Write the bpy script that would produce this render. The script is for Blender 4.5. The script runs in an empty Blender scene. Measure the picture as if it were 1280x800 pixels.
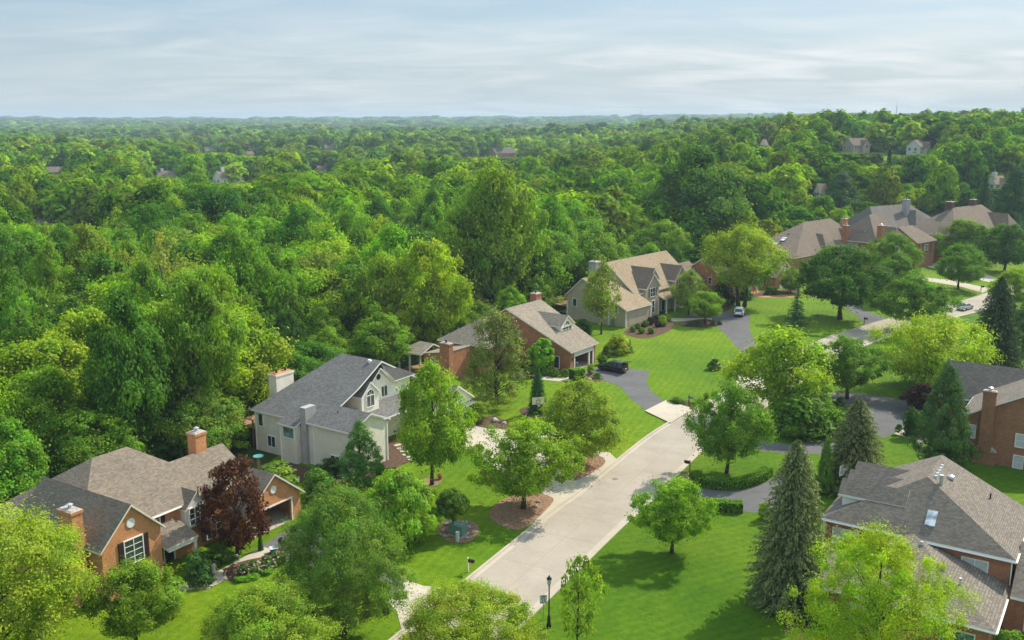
import bpy, bmesh, math, random
import numpy as np
from mathutils import Vector, Matrix

R = math.radians
rnd = random.Random(7)
rng = np.random.default_rng(7)
scene = bpy.context.scene
COL = scene.collection

# ------------------------------------------------------------------ camera geometry (1280 x 800 photograph)
F_PX, CAM_H = 1200.0, 40.0
PITCH = math.atan2(252, F_PX)
CP, SP = math.cos(PITCH), math.sin(PITCH)


def G(px, py, z=0.0):
    a, b = px - 640, -(py - 400)
    dy, dz = F_PX * CP + b * SP, b * CP - F_PX * SP
    t = (z - CAM_H) / dz
    return (a * t, dy * t)


def P(x, y, z):
    z = z - CAM_H
    yc, zc = y * CP - z * SP, y * SP + z * CP
    return (640 + F_PX * x / yc, 400 - F_PX * zc / yc)


def S(t):
    t = np.clip(t, 0, 1)
    return t * t * (3 - 2 * t)


def T(x, y):
    """height of the land"""
    x = np.asarray(x, float)
    y = np.asarray(y, float)
    r = np.hypot(x, y)
    q = x / np.maximum(y, 30.0)
    hill = 23.5 * S((y - 265) / 330) * S((q - 0.0) / 0.32) * (1 - 0.35 * S((y - 900) / 1500))
    roll = 5 * S((r - 380) / 500) * (np.sin(x * 0.0061 + 1.3) * np.cos(y * 0.0043 + 0.4) + 0.35 * np.sin(x * 0.013 + y * 0.009))
    far = 26 * S((r - 2800) / 2600) + 5 * S((r - 2800) / 2000) * np.sin(x * 0.0011 + 0.7) * np.sin(x * 0.00043 + 2)
    back = np.where(y < 0, 0.0, 1.0)
    return (hill + roll) * back + far


# ------------------------------------------------------------------ materials
def newmat(name):
    m = bpy.data.materials.new(name)
    m.use_nodes = True
    nt = m.node_tree
    nt.nodes.clear()
    return m, nt


def N(nt, t, **kw):
    n = nt.nodes.new(t)
    for k, v in kw.items():
        if k in n.inputs:
            n.inputs[k].default_value = v
        else:
            setattr(n, k, v)
    return n


def ramp(nt, fac, stops):
    n = nt.nodes.new('ShaderNodeValToRGB')
    el = n.color_ramp.elements
    while len(el) < len(stops):
        el.new(0.5)
    for e, (p, c) in zip(el, stops):
        e.position = p
        e.color = (*c, 1) if len(c) == 3 else c
    nt.links.new(fac, n.inputs[0])
    return n.outputs[0]


def mixc(nt, fac, a, b, mode='MIX'):
    n = nt.nodes.new('ShaderNodeMix')
    n.data_type = 'RGBA'
    n.blend_type = mode
    for sock, v in ((n.inputs[0], fac), (n.inputs[6], a), (n.inputs[7], b)):
        if hasattr(v, 'is_linked'):
            nt.links.new(v, sock)
        elif isinstance(v, (int, float)):
            sock.default_value = v
        else:
            sock.default_value = (*v, 1)
    return n.outputs[2]


def noise(nt, vec, scale, detail=4, rough=0.6, dist=0.0):
    n = N(nt, 'ShaderNodeTexNoise', Scale=scale, Detail=detail, Roughness=rough, Distortion=dist)
    if vec is not None:
        nt.links.new(vec, n.inputs['Vector'])
    return n.outputs['Fac']


def coords(nt, kind='Object'):
    if kind == 'Position':
        return nt.nodes.new('ShaderNodeNewGeometry').outputs['Position']
    return nt.nodes.new('ShaderNodeTexCoord').outputs[kind]


def finish(nt, color, rough=0.8, spec=0.3, bump=None, bstr=0.3, bdist=0.02, metal=0.0):
    b = N(nt, 'ShaderNodeBsdfPrincipled', Roughness=rough, Metallic=metal)
    b.inputs['Specular IOR Level'].default_value = spec
    if hasattr(color, 'is_linked'):
        nt.links.new(color, b.inputs['Base Color'])
    else:
        b.inputs['Base Color'].default_value = (*color, 1)
    if bump is not None:
        bp = N(nt, 'ShaderNodeBump', Strength=bstr, Distance=bdist)
        nt.links.new(bump, bp.inputs['Height'])
        nt.links.new(bp.outputs[0], b.inputs['Normal'])
    o = nt.nodes.new('ShaderNodeOutputMaterial')
    nt.links.new(b.outputs[0], o.inputs[0])
    return b


def simple(name, c, rough=0.6, var=0.12, scale=6.0, metal=0.0, spec=0.3, kind='Object'):
    m, nt = newmat(name)
    v = coords(nt, kind)
    f = noise(nt, v, scale, 5)
    lo, hi = [x * (1 - var) for x in c], [min(1, x * (1 + var)) for x in c]
    finish(nt, ramp(nt, f, [(0.3, lo), (0.7, hi)]), rough, spec, f, 0.15, 0.01, metal)
    return m


def brick_mat(name, c1, c2, mortar):
    m, nt = newmat(name)
    v = coords(nt)
    sp = nt.nodes.new('ShaderNodeSeparateXYZ')
    nt.links.new(v, sp.inputs[0])
    ad = N(nt, 'ShaderNodeMath', operation='ADD')
    nt.links.new(sp.outputs[0], ad.inputs[0])
    nt.links.new(sp.outputs[1], ad.inputs[1])
    cb = nt.nodes.new('ShaderNodeCombineXYZ')
    nt.links.new(ad.outputs[0], cb.inputs[0])
    nt.links.new(sp.outputs[2], cb.inputs[1])
    br = N(nt, 'ShaderNodeTexBrick', Scale=1.0)
    br.inputs['Brick Width'].default_value = 0.24
    br.inputs['Row Height'].default_value = 0.085
    br.inputs['Mortar Size'].default_value = 0.008
    br.inputs['Color1'].default_value = (*c1, 1)
    br.inputs['Color2'].default_value = (*c2, 1)
    br.inputs['Mortar'].default_value = (*mortar, 1)
    nt.links.new(cb.outputs[0], br.inputs['Vector'])
    f = noise(nt, v, 0.9, 5, 0.65)
    col = mixc(nt, 0.55, br.outputs['Color'], ramp(nt, f, [(0.3, (0.62, 0.6, 0.6)), (0.7, (1.25, 1.22, 1.2))]), 'MULTIPLY')
    f2 = noise(nt, v, 7, 2, 0.7)
    col = mixc(nt, 0.5, col, ramp(nt, f2, [(0.35, (0.7, 0.68, 0.68)), (0.65, (1.2, 1.2, 1.2))]), 'MULTIPLY')
    finish(nt, col, 0.9, 0.15, br.outputs['Fac'], 0.25, -0.01)
    return m


def shingle_mat(name, c):
    m, nt = newmat(name)
    v = coords(nt)
    sp = nt.nodes.new('ShaderNodeSeparateXYZ')
    nt.links.new(v, sp.inputs[0])
    sn = nt.nodes.new('ShaderNodeSeparateXYZ')
    nt.links.new(coords(nt, 'Normal'), sn.inputs[0])
    ab = []
    for k in (0, 1):
        q = N(nt, 'ShaderNodeMath', operation='ABSOLUTE')
        nt.links.new(sn.outputs[k], q.inputs[0])
        ab.append(q.outputs[0])
    gt = N(nt, 'ShaderNodeMath', operation='GREATER_THAN')
    nt.links.new(ab[0], gt.inputs[0])
    nt.links.new(ab[1], gt.inputs[1])
    sel = nt.nodes.new('ShaderNodeMix')
    nt.links.new(gt.outputs[0], sel.inputs[0])
    nt.links.new(sp.outputs[0], sel.inputs[2])
    nt.links.new(sp.outputs[1], sel.inputs[3])
    cb = nt.nodes.new('ShaderNodeCombineXYZ')
    nt.links.new(sel.outputs[0], cb.inputs[0])
    nt.links.new(sp.outputs[2], cb.inputs[1])
    br = N(nt, 'ShaderNodeTexBrick', Scale=1.0)
    br.inputs['Brick Width'].default_value = 0.3
    br.inputs['Row Height'].default_value = 0.075
    br.inputs['Mortar Size'].default_value = 0.008
    br.inputs['Color1'].default_value = (*[x * 0.78 for x in c], 1)
    br.inputs['Color2'].default_value = (*[x * 1.24 for x in c], 1)
    br.inputs['Mortar'].default_value = (*[x * 0.62 for x in c], 1)
    nt.links.new(cb.outputs[0], br.inputs['Vector'])
    f = noise(nt, v, 0.35, 6, 0.7)
    col = mixc(nt, 0.5, br.outputs['Color'], ramp(nt, f, [(0.3, (0.78, 0.78, 0.79)), (0.7, (1.18, 1.16, 1.13))]), 'MULTIPLY')
    g = noise(nt, v, 7.0, 4, 0.75)
    col = mixc(nt, 0.5, col, ramp(nt, g, [(0.35, (0.7, 0.7, 0.7)), (0.65, (1.25, 1.24, 1.22))]), 'MULTIPLY')
    finish(nt, col, 0.95, 0.1, g, 0.5, 0.03)
    return m


def siding_mat(name, c):
    m, nt = newmat(name)
    v = coords(nt)
    sp = nt.nodes.new('ShaderNodeSeparateXYZ')
    nt.links.new(v, sp.inputs[0])
    mo = N(nt, 'ShaderNodeMath', operation='FRACT')
    mu = N(nt, 'ShaderNodeMath', operation='MULTIPLY')
    mu.inputs[1].default_value = 6.5
    nt.links.new(sp.outputs[2], mu.inputs[0])
    nt.links.new(mu.outputs[0], mo.inputs[0])
    f = noise(nt, v, 0.8, 4)
    col = ramp(nt, f, [(0.3, [x * 0.9 for x in c]), (0.7, [min(1, x * 1.08) for x in c])])
    col = mixc(nt, 1.0, col, ramp(nt, mo.outputs[0], [(0.0, (0.72, 0.72, 0.72)), (0.14, (1, 1, 1))]), 'MULTIPLY')
    finish(nt, col, 0.75, 0.25, mo.outputs[0], 0.35, 0.02)
    return m


def leaf_mat(name, attr=None, trans=0.45):
    """foliage: colour of the object (or a per-face colour) times a small per-clump variation"""
    m, nt = newmat(name)
    if attr:
        a = N(nt, 'ShaderNodeAttribute', attribute_name=attr)
        col = a.outputs['Vector']
    else:
        oi = nt.nodes.new('ShaderNodeObjectInfo')
        a = N(nt, 'ShaderNodeAttribute', attribute_name='tint')
        col = mixc(nt, 1.0, oi.outputs['Color'], a.outputs['Vector'], 'MULTIPLY')
    d = nt.nodes.new('ShaderNodeBsdfDiffuse')
    nt.links.new(col, d.inputs[0])
    tr = nt.nodes.new('ShaderNodeBsdfTranslucent')
    nt.links.new(mixc(nt, 1.0, col, (1.3, 1.45, 0.3), 'MULTIPLY'), tr.inputs[0])
    mx = nt.nodes.new('ShaderNodeMixShader')
    mx.inputs[0].default_value = trans
    nt.links.new(d.outputs[0], mx.inputs[1])
    nt.links.new(tr.outputs[0], mx.inputs[2])
    gl = N(nt, 'ShaderNodeBsdfGlossy', Roughness=0.6)
    gl.inputs[0].default_value = (1, 1, 1, 1)
    mx2 = nt.nodes.new('ShaderNodeMixShader')
    mx2.inputs[0].default_value = 0.0 if attr else 0.012
    nt.links.new(mx.outputs[0], mx2.inputs[1])
    nt.links.new(gl.outputs[0], mx2.inputs[2])
    o = nt.nodes.new('ShaderNodeOutputMaterial')
    nt.links.new(mx2.outputs[0], o.inputs[0])
    return m


LAWN = [(0.3, (0.066, 0.155, 0.003)), (0.5, (0.108, 0.2, 0.004)), (0.7, (0.165, 0.24, 0.006))]


def lawn_mat(name='lawn_grass', stops=LAWN, ang=20):
    m, nt = newmat(name)
    v = coords(nt, 'Position')
    big = noise(nt, v, 0.05, 5, 0.6)
    fine = noise(nt, v, 1.6, 6, 0.8)
    mid = noise(nt, v, 0.35, 5, 0.7, 0.6)
    col = ramp(nt, big, stops)
    col = mixc(nt, 0.75, col, ramp(nt, mid, [(0.3, (0.74, 0.82, 0.7)), (0.7, (1.22, 1.12, 1.25))]), 'MULTIPLY')
    col = mixc(nt, 0.8, col, ramp(nt, fine, [(0.3, (0.55, 0.62, 0.5)), (0.7, (1.35, 1.25, 1.3))]), 'MULTIPLY')
    mp = N(nt, 'ShaderNodeMapping')
    mp.inputs['Rotation'].default_value = (0, 0, R(ang))
    nt.links.new(v, mp.inputs[0])
    w = N(nt, 'ShaderNodeTexWave', Scale=0.3, Distortion=3.0, Detail=2.0)
    w.inputs['Detail Scale'].default_value = 0.5
    nt.links.new(mp.outputs[0], w.inputs[0])
    col = mixc(nt, 0.36, col, ramp(nt, w.outputs['Fac'], [(0.25, (0.8, 0.86, 0.8)), (0.75, (1.15, 1.08, 1.1))]), 'MULTIPLY')
    dry = noise(nt, v, 0.21, 7, 0.75, 1.0)
    col = mixc(nt, ramp(nt, dry, [(0.6, (0, 0, 0)), (0.78, (0.6, 0.6, 0.6))]), col, (0.24, 0.235, 0.05))
    finish(nt, col, 0.9, 0.1, fine, 0.8, 0.12)
    return m


def paved_mat(name, c, crack=0.5, var=0.16):
    m, nt = newmat(name)
    v = coords(nt, 'Position')
    a = noise(nt, v, 0.16, 6, 0.65, 0.3)
    b = noise(nt, v, 9, 4, 0.8)
    col = ramp(nt, a, [(0.3, [x * (1 - var) for x in c]), (0.7, [x * (1 + var) for x in c])])
    col = mixc(nt, 0.7, col, ramp(nt, b, [(0.3, (0.8, 0.8, 0.8)), (0.7, (1.14, 1.14, 1.14))]), 'MULTIPLY')
    vo = N(nt, 'ShaderNodeTexVoronoi', feature='DISTANCE_TO_EDGE', Scale=0.16)
    dn = N(nt, 'ShaderNodeTexNoise', Scale=0.5, Detail=5.0)
    nt.links.new(v, dn.inputs['Vector'])
    va = N(nt, 'ShaderNodeVectorMath', operation='MULTIPLY_ADD')
    va.inputs[1].default_value = (3, 3, 3)
    nt.links.new(dn.outputs['Color'], va.inputs[0])
    nt.links.new(v, va.inputs[2])
    nt.links.new(va.outputs[0], vo.inputs['Vector'])
    col = mixc(nt, crack, col, ramp(nt, vo.outputs['Distance'], [(0.0, (0.45, 0.45, 0.45)), (0.012, (1, 1, 1))]), 'MULTIPLY')
    finish(nt, col, 0.9, 0.2, b, 0.25, 0.01)
    return m


def ground_mat():
    m, nt = newmat('woodland_floor')
    v = coords(nt, 'Position')
    a = noise(nt, v, 0.12, 6, 0.7)
    col = ramp(nt, a, [(0.3, (0.016, 0.032, 0.008)), (0.55, (0.035, 0.07, 0.014)), (0.75, (0.055, 0.06, 0.03))])
    finish(nt, col, 0.95, 0.05, a, 0.6, 0.3)
    return m


def mulch_mat(name, c):
    m, nt = newmat(name)
    v = coords(nt, 'Position')
    a = noise(nt, v, 4.5, 5, 0.8)
    b = noise(nt, v, 0.5, 3)
    col = ramp(nt, a, [(0.3, [x * 0.45 for x in c]), (0.5, c), (0.7, [x * 1.7 for x in c])])
    col = mixc(nt, 0.6, col, ramp(nt, b, [(0.3, (0.8, 0.8, 0.8)), (0.7, (1.2, 1.15, 1.1))]), 'MULTIPLY')
    finish(nt, col, 0.95, 0.1, a, 0.9, 0.1)
    return m


def glass_mat(name='window_glass', c=(0.03, 0.045, 0.05)):
    m, nt = newmat(name)
    v = coords(nt)
    f = noise(nt, v, 1.1, 2)
    finish(nt, ramp(nt, f, [(0.4, [x * 0.6 for x in c]), (0.6, [x * 1.6 for x in c])]), 0.06, 0.8)
    return m


M = dict(
    leaf=leaf_mat('leaves'), needle=leaf_mat('needles', trans=0.12), petal=leaf_mat('petals', trans=0.3),
    far_leaf=leaf_mat('distant_leaves', 'col', 0.4),
    bark=simple('bark', (0.075, 0.058, 0.042), 0.95, 0.4, 9), pale_bark=simple('pale_bark', (0.2, 0.19, 0.16), 0.95, 0.3, 9),
    lawn=lawn_mat(), ground=ground_mat(),
    road=paved_mat('road_concrete', (0.36, 0.31, 0.245), 0.14, 0.13), gutter=paved_mat('gutter_concrete', (0.44, 0.38, 0.295), 0.2, 0.12),
    apron=paved_mat('pale_concrete', (0.46, 0.4, 0.31), 0.25, 0.12), asphalt=paved_mat('driveway_asphalt', (0.118, 0.115, 0.112), 0.5, 0.2),
    mulch=mulch_mat('brown_mulch', (0.105, 0.066, 0.045)), red_mulch=mulch_mat('reddish_mulch', (0.27, 0.165, 0.105)),
    stone=simple('garden_stone', (0.36, 0.33, 0.29), 0.9, 0.35, 5),
    brick_orange=brick_mat('orange_brick', (0.66, 0.285, 0.115), (0.55, 0.225, 0.085), (0.5, 0.34, 0.2)),
    brick_red=brick_mat('red_brick', (0.46, 0.185, 0.09), (0.37, 0.14, 0.068), (0.38, 0.25, 0.17)),
    brick_brown=brick_mat('brown_brick', (0.37, 0.175, 0.09), (0.27, 0.125, 0.066), (0.3, 0.2, 0.13)),
    brick_dark=brick_mat('dark_brick', (0.17, 0.1, 0.07), (0.13, 0.075, 0.052), (0.15, 0.11, 0.085)),
    sh_umber=shingle_mat('umber_shingles', (0.2, 0.158, 0.122)),
    sh_brown=shingle_mat('brown_shingles', (0.215, 0.178, 0.135)), sh_grey=shingle_mat('grey_shingles', (0.155, 0.152, 0.146)),
    sh_taupe=shingle_mat('taupe_shingles', (0.27, 0.232, 0.178)), sh_tan=shingle_mat('tan_shingles', (0.32, 0.248, 0.162)),
    sh_dark=shingle_mat('dark_brown_shingles', (0.205, 0.155, 0.115)), sh_warm=shingle_mat('warm_grey_shingles', (0.205, 0.176, 0.143)),
    sh_slate=shingle_mat('blue_grey_shingles', (0.168, 0.152, 0.132)),
    beige=siding_mat('beige_siding', (0.68, 0.635, 0.53)), cream=siding_mat('cream_siding', (0.84, 0.79, 0.66)),
    tan=siding_mat('olive_tan_siding', (0.45, 0.38, 0.27)), greysid=siding_mat('grey_siding', (0.36, 0.36, 0.35)),
    white=simple('white_paint', (0.78, 0.76, 0.71), 0.55, 0.06), trim=simple('cream_trim', (0.68, 0.63, 0.52), 0.6, 0.08),
    dark=simple('black_paint', (0.018, 0.018, 0.02), 0.4, 0.3), shutter=simple('dark_brown_shutter', (0.035, 0.018, 0.014), 0.6, 0.2),
    gshutter=simple('grey_shutter', (0.12, 0.13, 0.14), 0.6, 0.2),
    interior=simple('garage_interior', (0.16, 0.15, 0.14), 0.9, 0.2), glass=glass_mat(), blind=simple('window_blind', (0.5, 0.52, 0.5), 0.35, 0.12, 2, spec=0.7),
    greenpane=glass_mat('green_tinted_glass', (0.12, 0.2, 0.17)),
    steel=simple('galvanised_metal', (0.55, 0.56, 0.57), 0.35, 0.1, metal=0.7), wood=simple('timber', (0.3, 0.19, 0.1), 0.85, 0.3, 4),
    copper=simple('rusty_cap', (0.42, 0.2, 0.09), 0.8, 0.3), skylight=glass_mat('skylight_glass', (0.42, 0.46, 0.48)),
    terracotta=simple('terracotta', (0.42, 0.16, 0.08), 0.8, 0.2), teal=simple('teal_plastic', (0.03, 0.2, 0.21), 0.5, 0.2),
    aqua=simple('aqua_glaze', (0.09, 0.27, 0.28), 0.35, 0.25, 12), util=simple('utility_green', (0.13, 0.24, 0.19), 0.5, 0.1),
    pale_util=simple('pale_grey_green_metal', (0.5, 0.58, 0.54), 0.5, 0.08), blue=simple('blue_tarp', (0.1, 0.28, 0.5), 0.5, 0.2),
    car_black=simple('black_car_paint', (0.008, 0.009, 0.011), 0.16, 0.1, spec=0.6), car_white=simple('white_car_paint', (0.8, 0.8, 0.79), 0.22, 0.03, spec=0.6),
    car_silver=simple('silver_car_paint', (0.45, 0.47, 0.48), 0.25, 0.05, metal=0.6), car_grey=simple('pale_grey_car_paint', (0.4, 0.42, 0.43), 0.25, 0.05, metal=0.4),
    tyre=simple('tyre_rubber', (0.015, 0.015, 0.015), 0.9, 0.2), lamp_red=simple('tail_lamp_red', (0.45, 0.02, 0.015), 0.2, 0.1),
    lamp_clear=simple('headlamp_lens', (0.75, 0.77, 0.78), 0.1, 0.05), skin=simple('skin', (0.5, 0.28, 0.19), 0.6, 0.08), hair=simple('dark_hair', (0.03, 0.02, 0.016), 0.7, 0.3),
    dress=simple('grey_cloth', (0.36, 0.38, 0.43), 0.9, 0.15), pinkcloth=simple('pink_cloth', (0.6, 0.33, 0.3), 0.9, 0.15), dogfur=simple('brown_fur', (0.2, 0.08, 0.035), 0.9, 0.3, 14),
    sign_white=simple('sign_white', (0.8, 0.8, 0.8), 0.4, 0.03), boardglass=simple('backboard_acrylic', (0.42, 0.52, 0.56), 0.12, 0.1, spec=0.7),
    boardcream=simple('cream_backboard', (0.66, 0.62, 0.46), 0.5, 0.08), net=simple('white_net', (0.75, 0.75, 0.72), 0.8, 0.1), rimred=simple('red_rim', (0.5, 0.09, 0.04), 0.5, 0.1),
)


# ------------------------------------------------------------------ mesh builder
class MB:
    def __init__(s):
        s.v, s.f, s.m = [], [], []

    def face(s, pts, m=0):
        k = len(s.v)
        s.v += [tuple(p) for p in pts]
        s.f.append(list(range(k, k + len(pts))))
        s.m.append(m)

    def box(s, x0, x1, y0, y1, z0, z1, m=0):
        k = len(s.v)
        s.v += [(x, y, z) for z in (z0, z1) for x, y in ((x0, y0), (x1, y0), (x1, y1), (x0, y1))]
        for q in ((3, 2, 1, 0), (4, 5, 6, 7), (0, 1, 5, 4), (1, 2, 6, 5), (2, 3, 7, 6), (3, 0, 4, 7)):
            s.f.append([k + i for i in q])
            s.m.append(m)
        return s

    def frustum(s, a, b, z0, z1, m=0):
        """a, b = (x0,x1,y0,y1) bottom and top"""
        k = len(s.v)
        for (x0, x1, y0, y1), z in ((a, z0), (b, z1)):
            s.v += [(x0, y0, z), (x1, y0, z), (x1, y1, z), (x0, y1, z)]
        for q in ((3, 2, 1, 0), (4, 5, 6, 7), (0, 1, 5, 4), (1, 2, 6, 5), (2, 3, 7, 6), (3, 0, 4, 7)):
            s.f.append([k + i for i in q])
            s.m.append(m)
        return s

    def extrude(s, poly, d, m=0, mside=None):
        """closed prism of a polygon (list of 3D points) moved by vector d"""
        n, k = len(poly), len(s.v)
        s.v += [tuple(p) for p in poly] + [tuple(Vector(p) + Vector(d)) for p in poly]
        s.f += [list(range(k, k + n)), list(range(k + 2 * n - 1, k + n - 1, -1))]
        s.m += [m, m if mside is None else mside]
        for i in range(n):
            j = (i + 1) % n
            s.f.append([k + i, k + n + i, k + n + j, k + j])
            s.m.append(m if mside is None else mside)
        return s

    def tube(s, pts, rad, n=7, m=0, cap=True):
        k = len(s.v)
        pts = [Vector(p) for p in pts]
        for i, p in enumerate(pts):
            d = (pts[min(i + 1, len(pts) - 1)] - pts[max(i - 1, 0)]).normalized()
            a = d.orthogonal().normalized()
            if i and a.dot(pa) < 0:
                a = -a
            b = d.cross(a)
            pa = a
            for j in range(n):
                t = 2 * math.pi * j / n
                s.v.append(tuple(p + (a * math.cos(t) + b * math.sin(t)) * rad[i]))
        for i in range(len(pts) - 1):
            for j in range(n):
                s.f.append([k + i * n + j, k + i * n + (j + 1) % n, k + (i + 1) * n + (j + 1) % n, k + (i + 1) * n + j])
                s.m.append(m)
        if cap:
            s.f.append([k + j for j in range(n)][::-1])
            s.f.append([k + (len(pts) - 1) * n + j for j in range(n)])
            s.m += [m, m]
        return s

    def lathe(s, prof, n=16, m=0, c=(0, 0)):
        k = len(s.v)
        for r, z in prof:
            for j in range(n):
                t = 2 * math.pi * j / n
                s.v.append((c[0] + r * math.cos(t), c[1] + r * math.sin(t), z))
        for i in range(len(prof) - 1):
            for j in range(n):
                s.f.append([k + i * n + j, k + i * n + (j + 1) % n, k + (i + 1) * n + (j + 1) % n, k + (i + 1) * n + j])
                s.m.append(m)
        s.f += [[k + j for j in range(n)][::-1], [k + (len(prof) - 1) * n + j for j in range(n)]]
        s.m += [m, m]
        return s

    def mesh(s, name, mats, smooth=False):
        me = bpy.data.meshes.new(name)
        me.from_pydata(s.v, [], s.f)
        for x in (mats if isinstance(mats, (list, tuple)) else [mats]):
            me.materials.append(x)
        me.polygons.foreach_set('material_index', s.m)
        if smooth:
            me.polygons.foreach_set('use_smooth', [True] * len(me.polygons))
        bm = bmesh.new()
        bm.from_mesh(me)
        bmesh.ops.recalc_face_normals(bm, faces=bm.faces)
        bm.to_mesh(me)
        bm.free()
        return me

    def build(s, name, mats, parent=None, smooth=False, loc=None, rot=None):
        return link(name, s.mesh(name, mats, smooth), parent, loc, rot)


def link(name, data, parent=None, loc=None, rot=None):
    o = bpy.data.objects.new(name, data)
    COL.objects.link(o)
    if parent is not None:
        o.parent = parent
    if loc is not None:
        o.location = loc
    if rot is not None:
        o.rotation_euler = (0, 0, rot)
    return o


def tag(o, label=None, cat=None, group=None, kind=None):
    for k, v in (('label', label), ('category', cat), ('group', group), ('kind', kind)):
        if v:
            o[k] = v
    return o


def thing(name, label, cat, loc=(0, 0, 0), rot=0.0, group=None):
    o = link(name, None, None, loc, rot)
    o.empty_display_size = 0.3
    return tag(o, label, cat, group)


def bevel(o, w=0.03, seg=2):
    b = o.modifiers.new('bevel', 'BEVEL')
    b.width = w
    b.segments = seg
    b.limit_method = 'ANGLE'
    return o


# ------------------------------------------------------------------ setting: land, lawn, road, drives
def polar_ground():
    rad = [0.5] + list(np.geomspace(12, 10500, 150))
    na = 240
    xs, ys = [], []
    for r in rad:
        a = np.arange(na) * 2 * np.pi / na
        xs.append(r * np.sin(a))
        ys.append(r * np.cos(a))
    x, y = np.concatenate(xs), np.concatenate(ys)
    z = T(x, y) - 0.02
    v = np.stack([x, y, z], 1)
    f = []
    for i in range(len(rad) - 1):
        for j in range(na):
            f.append((i * na + j, (i + 1) * na + j, (i + 1) * na + (j + 1) % na, i * na + (j + 1) % na))
    f.append(tuple(range(na)))
    me = bpy.data.meshes.new('ground')
    me.from_pydata(v.tolist(), [], f)
    me.materials.append(M['ground'])
    me.polygons.foreach_set('use_smooth', [True] * len(me.polygons))
    tag(link('ground', me), kind='structure')


polar_ground()


def smooth_path(pts, n=10, closed=False):
    """Catmull-Rom through 2D points"""
    out, k = [], len(pts)
    rng_ = range(k) if closed else range(k - 1)
    for i in rng_:
        g = (lambda j: pts[j % k]) if closed else (lambda j: pts[min(max(j, 0), k - 1)])
        p0, p1, p2, p3 = (np.array(g(i + d), float) for d in (-1, 0, 1, 2))
        for t in np.linspace(0, 1, n, endpoint=False):
            out.append(0.5 * (2 * p1 + (p2 - p0) * t + (2 * p0 - 5 * p1 + 4 * p2 - p3) * t * t + (3 * p1 - p0 - 3 * p2 + p3) * t ** 3))
    if not closed:
        out.append(np.array(pts[-1], float))
    return np.array(out)


def sheet(name, pts2, z, mat, label=None, kind='structure', smooth=0, depth=None):
    pts = smooth_path(pts2, smooth, True) if smooth else np.array(pts2, float)
    bm = bmesh.new()
    vs = [bm.verts.new((p[0], p[1], z)) for p in pts]
    fc = bm.faces.new(vs)
    bmesh.ops.triangulate(bm, faces=[fc])
    bmesh.ops.recalc_face_normals(bm, faces=bm.faces)
    if sum(f.normal.z for f in bm.faces) < 0:
        bmesh.ops.reverse_faces(bm, faces=bm.faces)
    me = bpy.data.meshes.new(name)
    bm.to_mesh(me)
    bm.free()
    me.materials.append(mat)
    return tag(link(name, me), label, kind=kind)


def pix(pts, z=0.0):
    return [G(x, y, z) for x, y in pts]


lawn_px = [(-320, 930), (-260, 760), (0, 700), (60, 680), (300, 596), (330, 582), (420, 520), (500, 480), (560, 468), (620, 440), (700, 412),
           (712, 385), (780, 372), (880, 352), (950, 335), (975, 318), (1010, 322), (1060, 315), (1130, 305), (1290, 296), (1500, 300), (1750, 420), (1800, 930)]
sheet('lawn', pix(lawn_px), 0.02, M['lawn'])

EDGE = smooth_path([(-36, 18), (-20, 48.8), (-4.3, 77.9), (4.2, 93.7), (7.2, 98.8), (16.2, 115.5), (20.4, 122.3), (24.9, 128.6), (53.6, 168.0),
                    (65.2, 180.6), (79.4, 193.7), (98, 208.5), (114, 223.5), (140, 246), (175, 262)], 8)


def side_of(path, d):
    t = np.gradient(path, axis=0)
    t /= np.linalg.norm(t, axis=1)[:, None]
    return path + np.stack([t[:, 1], -t[:, 0]], 1) * d


def strip(name, path, d0, d1, z, mat, thick=0.0):
    a, b = side_of(path, d0), side_of(path, d1)
    mb = MB()
    for i in range(len(path) - 1):
        q = [(*a[i], z), (*b[i], z), (*b[i + 1], z), (*a[i + 1], z)]
        if thick:
            mb.extrude(q, (0, 0, -thick))
        else:
            mb.face(q)
    return tag(mb.build(name, mat), kind='structure')


RW = 7.9
vr = side_of(EDGE, RW + 0.1)[8:92]
M['lawn_deep'] = lawn_mat('deep_lawn_grass', [(0.3, (0.044, 0.118, 0.002)), (0.5, (0.072, 0.155, 0.003)), (0.7, (0.12, 0.196, 0.005))], 65)
sheet('lawn', [tuple(p) for p in vr] + [(230, 250), (230, 20), (20, 20)], 0.0245, M['lawn_deep'])
strip('road', EDGE, 0.62, RW - 0.62, 0.034, M['road'])
strip('gutter', EDGE, 0.12, 0.62, 0.044, M['gutter'])
strip('gutter', EDGE, RW - 0.62, RW - 0.12, 0.044, M['gutter'])
strip('kerb', EDGE, -0.16, 0.12, 0.13, M['gutter'], 0.13)
strip('kerb', EDGE, RW - 0.12, RW + 0.16, 0.13, M['gutter'], 0.13)
# expansion joints of the concrete road
jm = MB()
for i in range(6, len(EDGE) - 1, 3):
    a, b = side_of(EDGE, 0.62)[i], side_of(EDGE, RW - 0.62)[i]
    d = np.array([-(b - a)[1], (b - a)[0]])
    d = d / np.linalg.norm(d) * 0.02
    jm.face([(*(a - d), 0.039), (*(b - d), 0.039), (*(b + d), 0.039), (*(a + d), 0.039)])
c = side_of(EDGE, RW / 2)
for i in range(len(c) - 1):
    d = c[i + 1] - c[i]
    d = np.array([-d[1], d[0]]) / np.linalg.norm(d) * 0.025
    jm.face([(*(c[i] - d), 0.0385), (*(c[i + 1] - d), 0.0385), (*(c[i + 1] + d), 0.0385), (*(c[i] + d), 0.0385)])
tag(jm.build('road_joint_markings', simple('joint_tar', (0.29, 0.245, 0.19), 0.9, 0.1)), kind='structure')
# manhole cover in the road
mh = MB().lathe([(0.34, 0.035), (0.34, 0.052), (0.28, 0.056)], 20).build('manhole_cover', simple('cast_iron', (0.2, 0.16, 0.12), 0.7, 0.2), None, loc=(*G(769, 599), 0))
tag(mh, 'round iron manhole cover set in the pale road', 'manhole cover')

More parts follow.
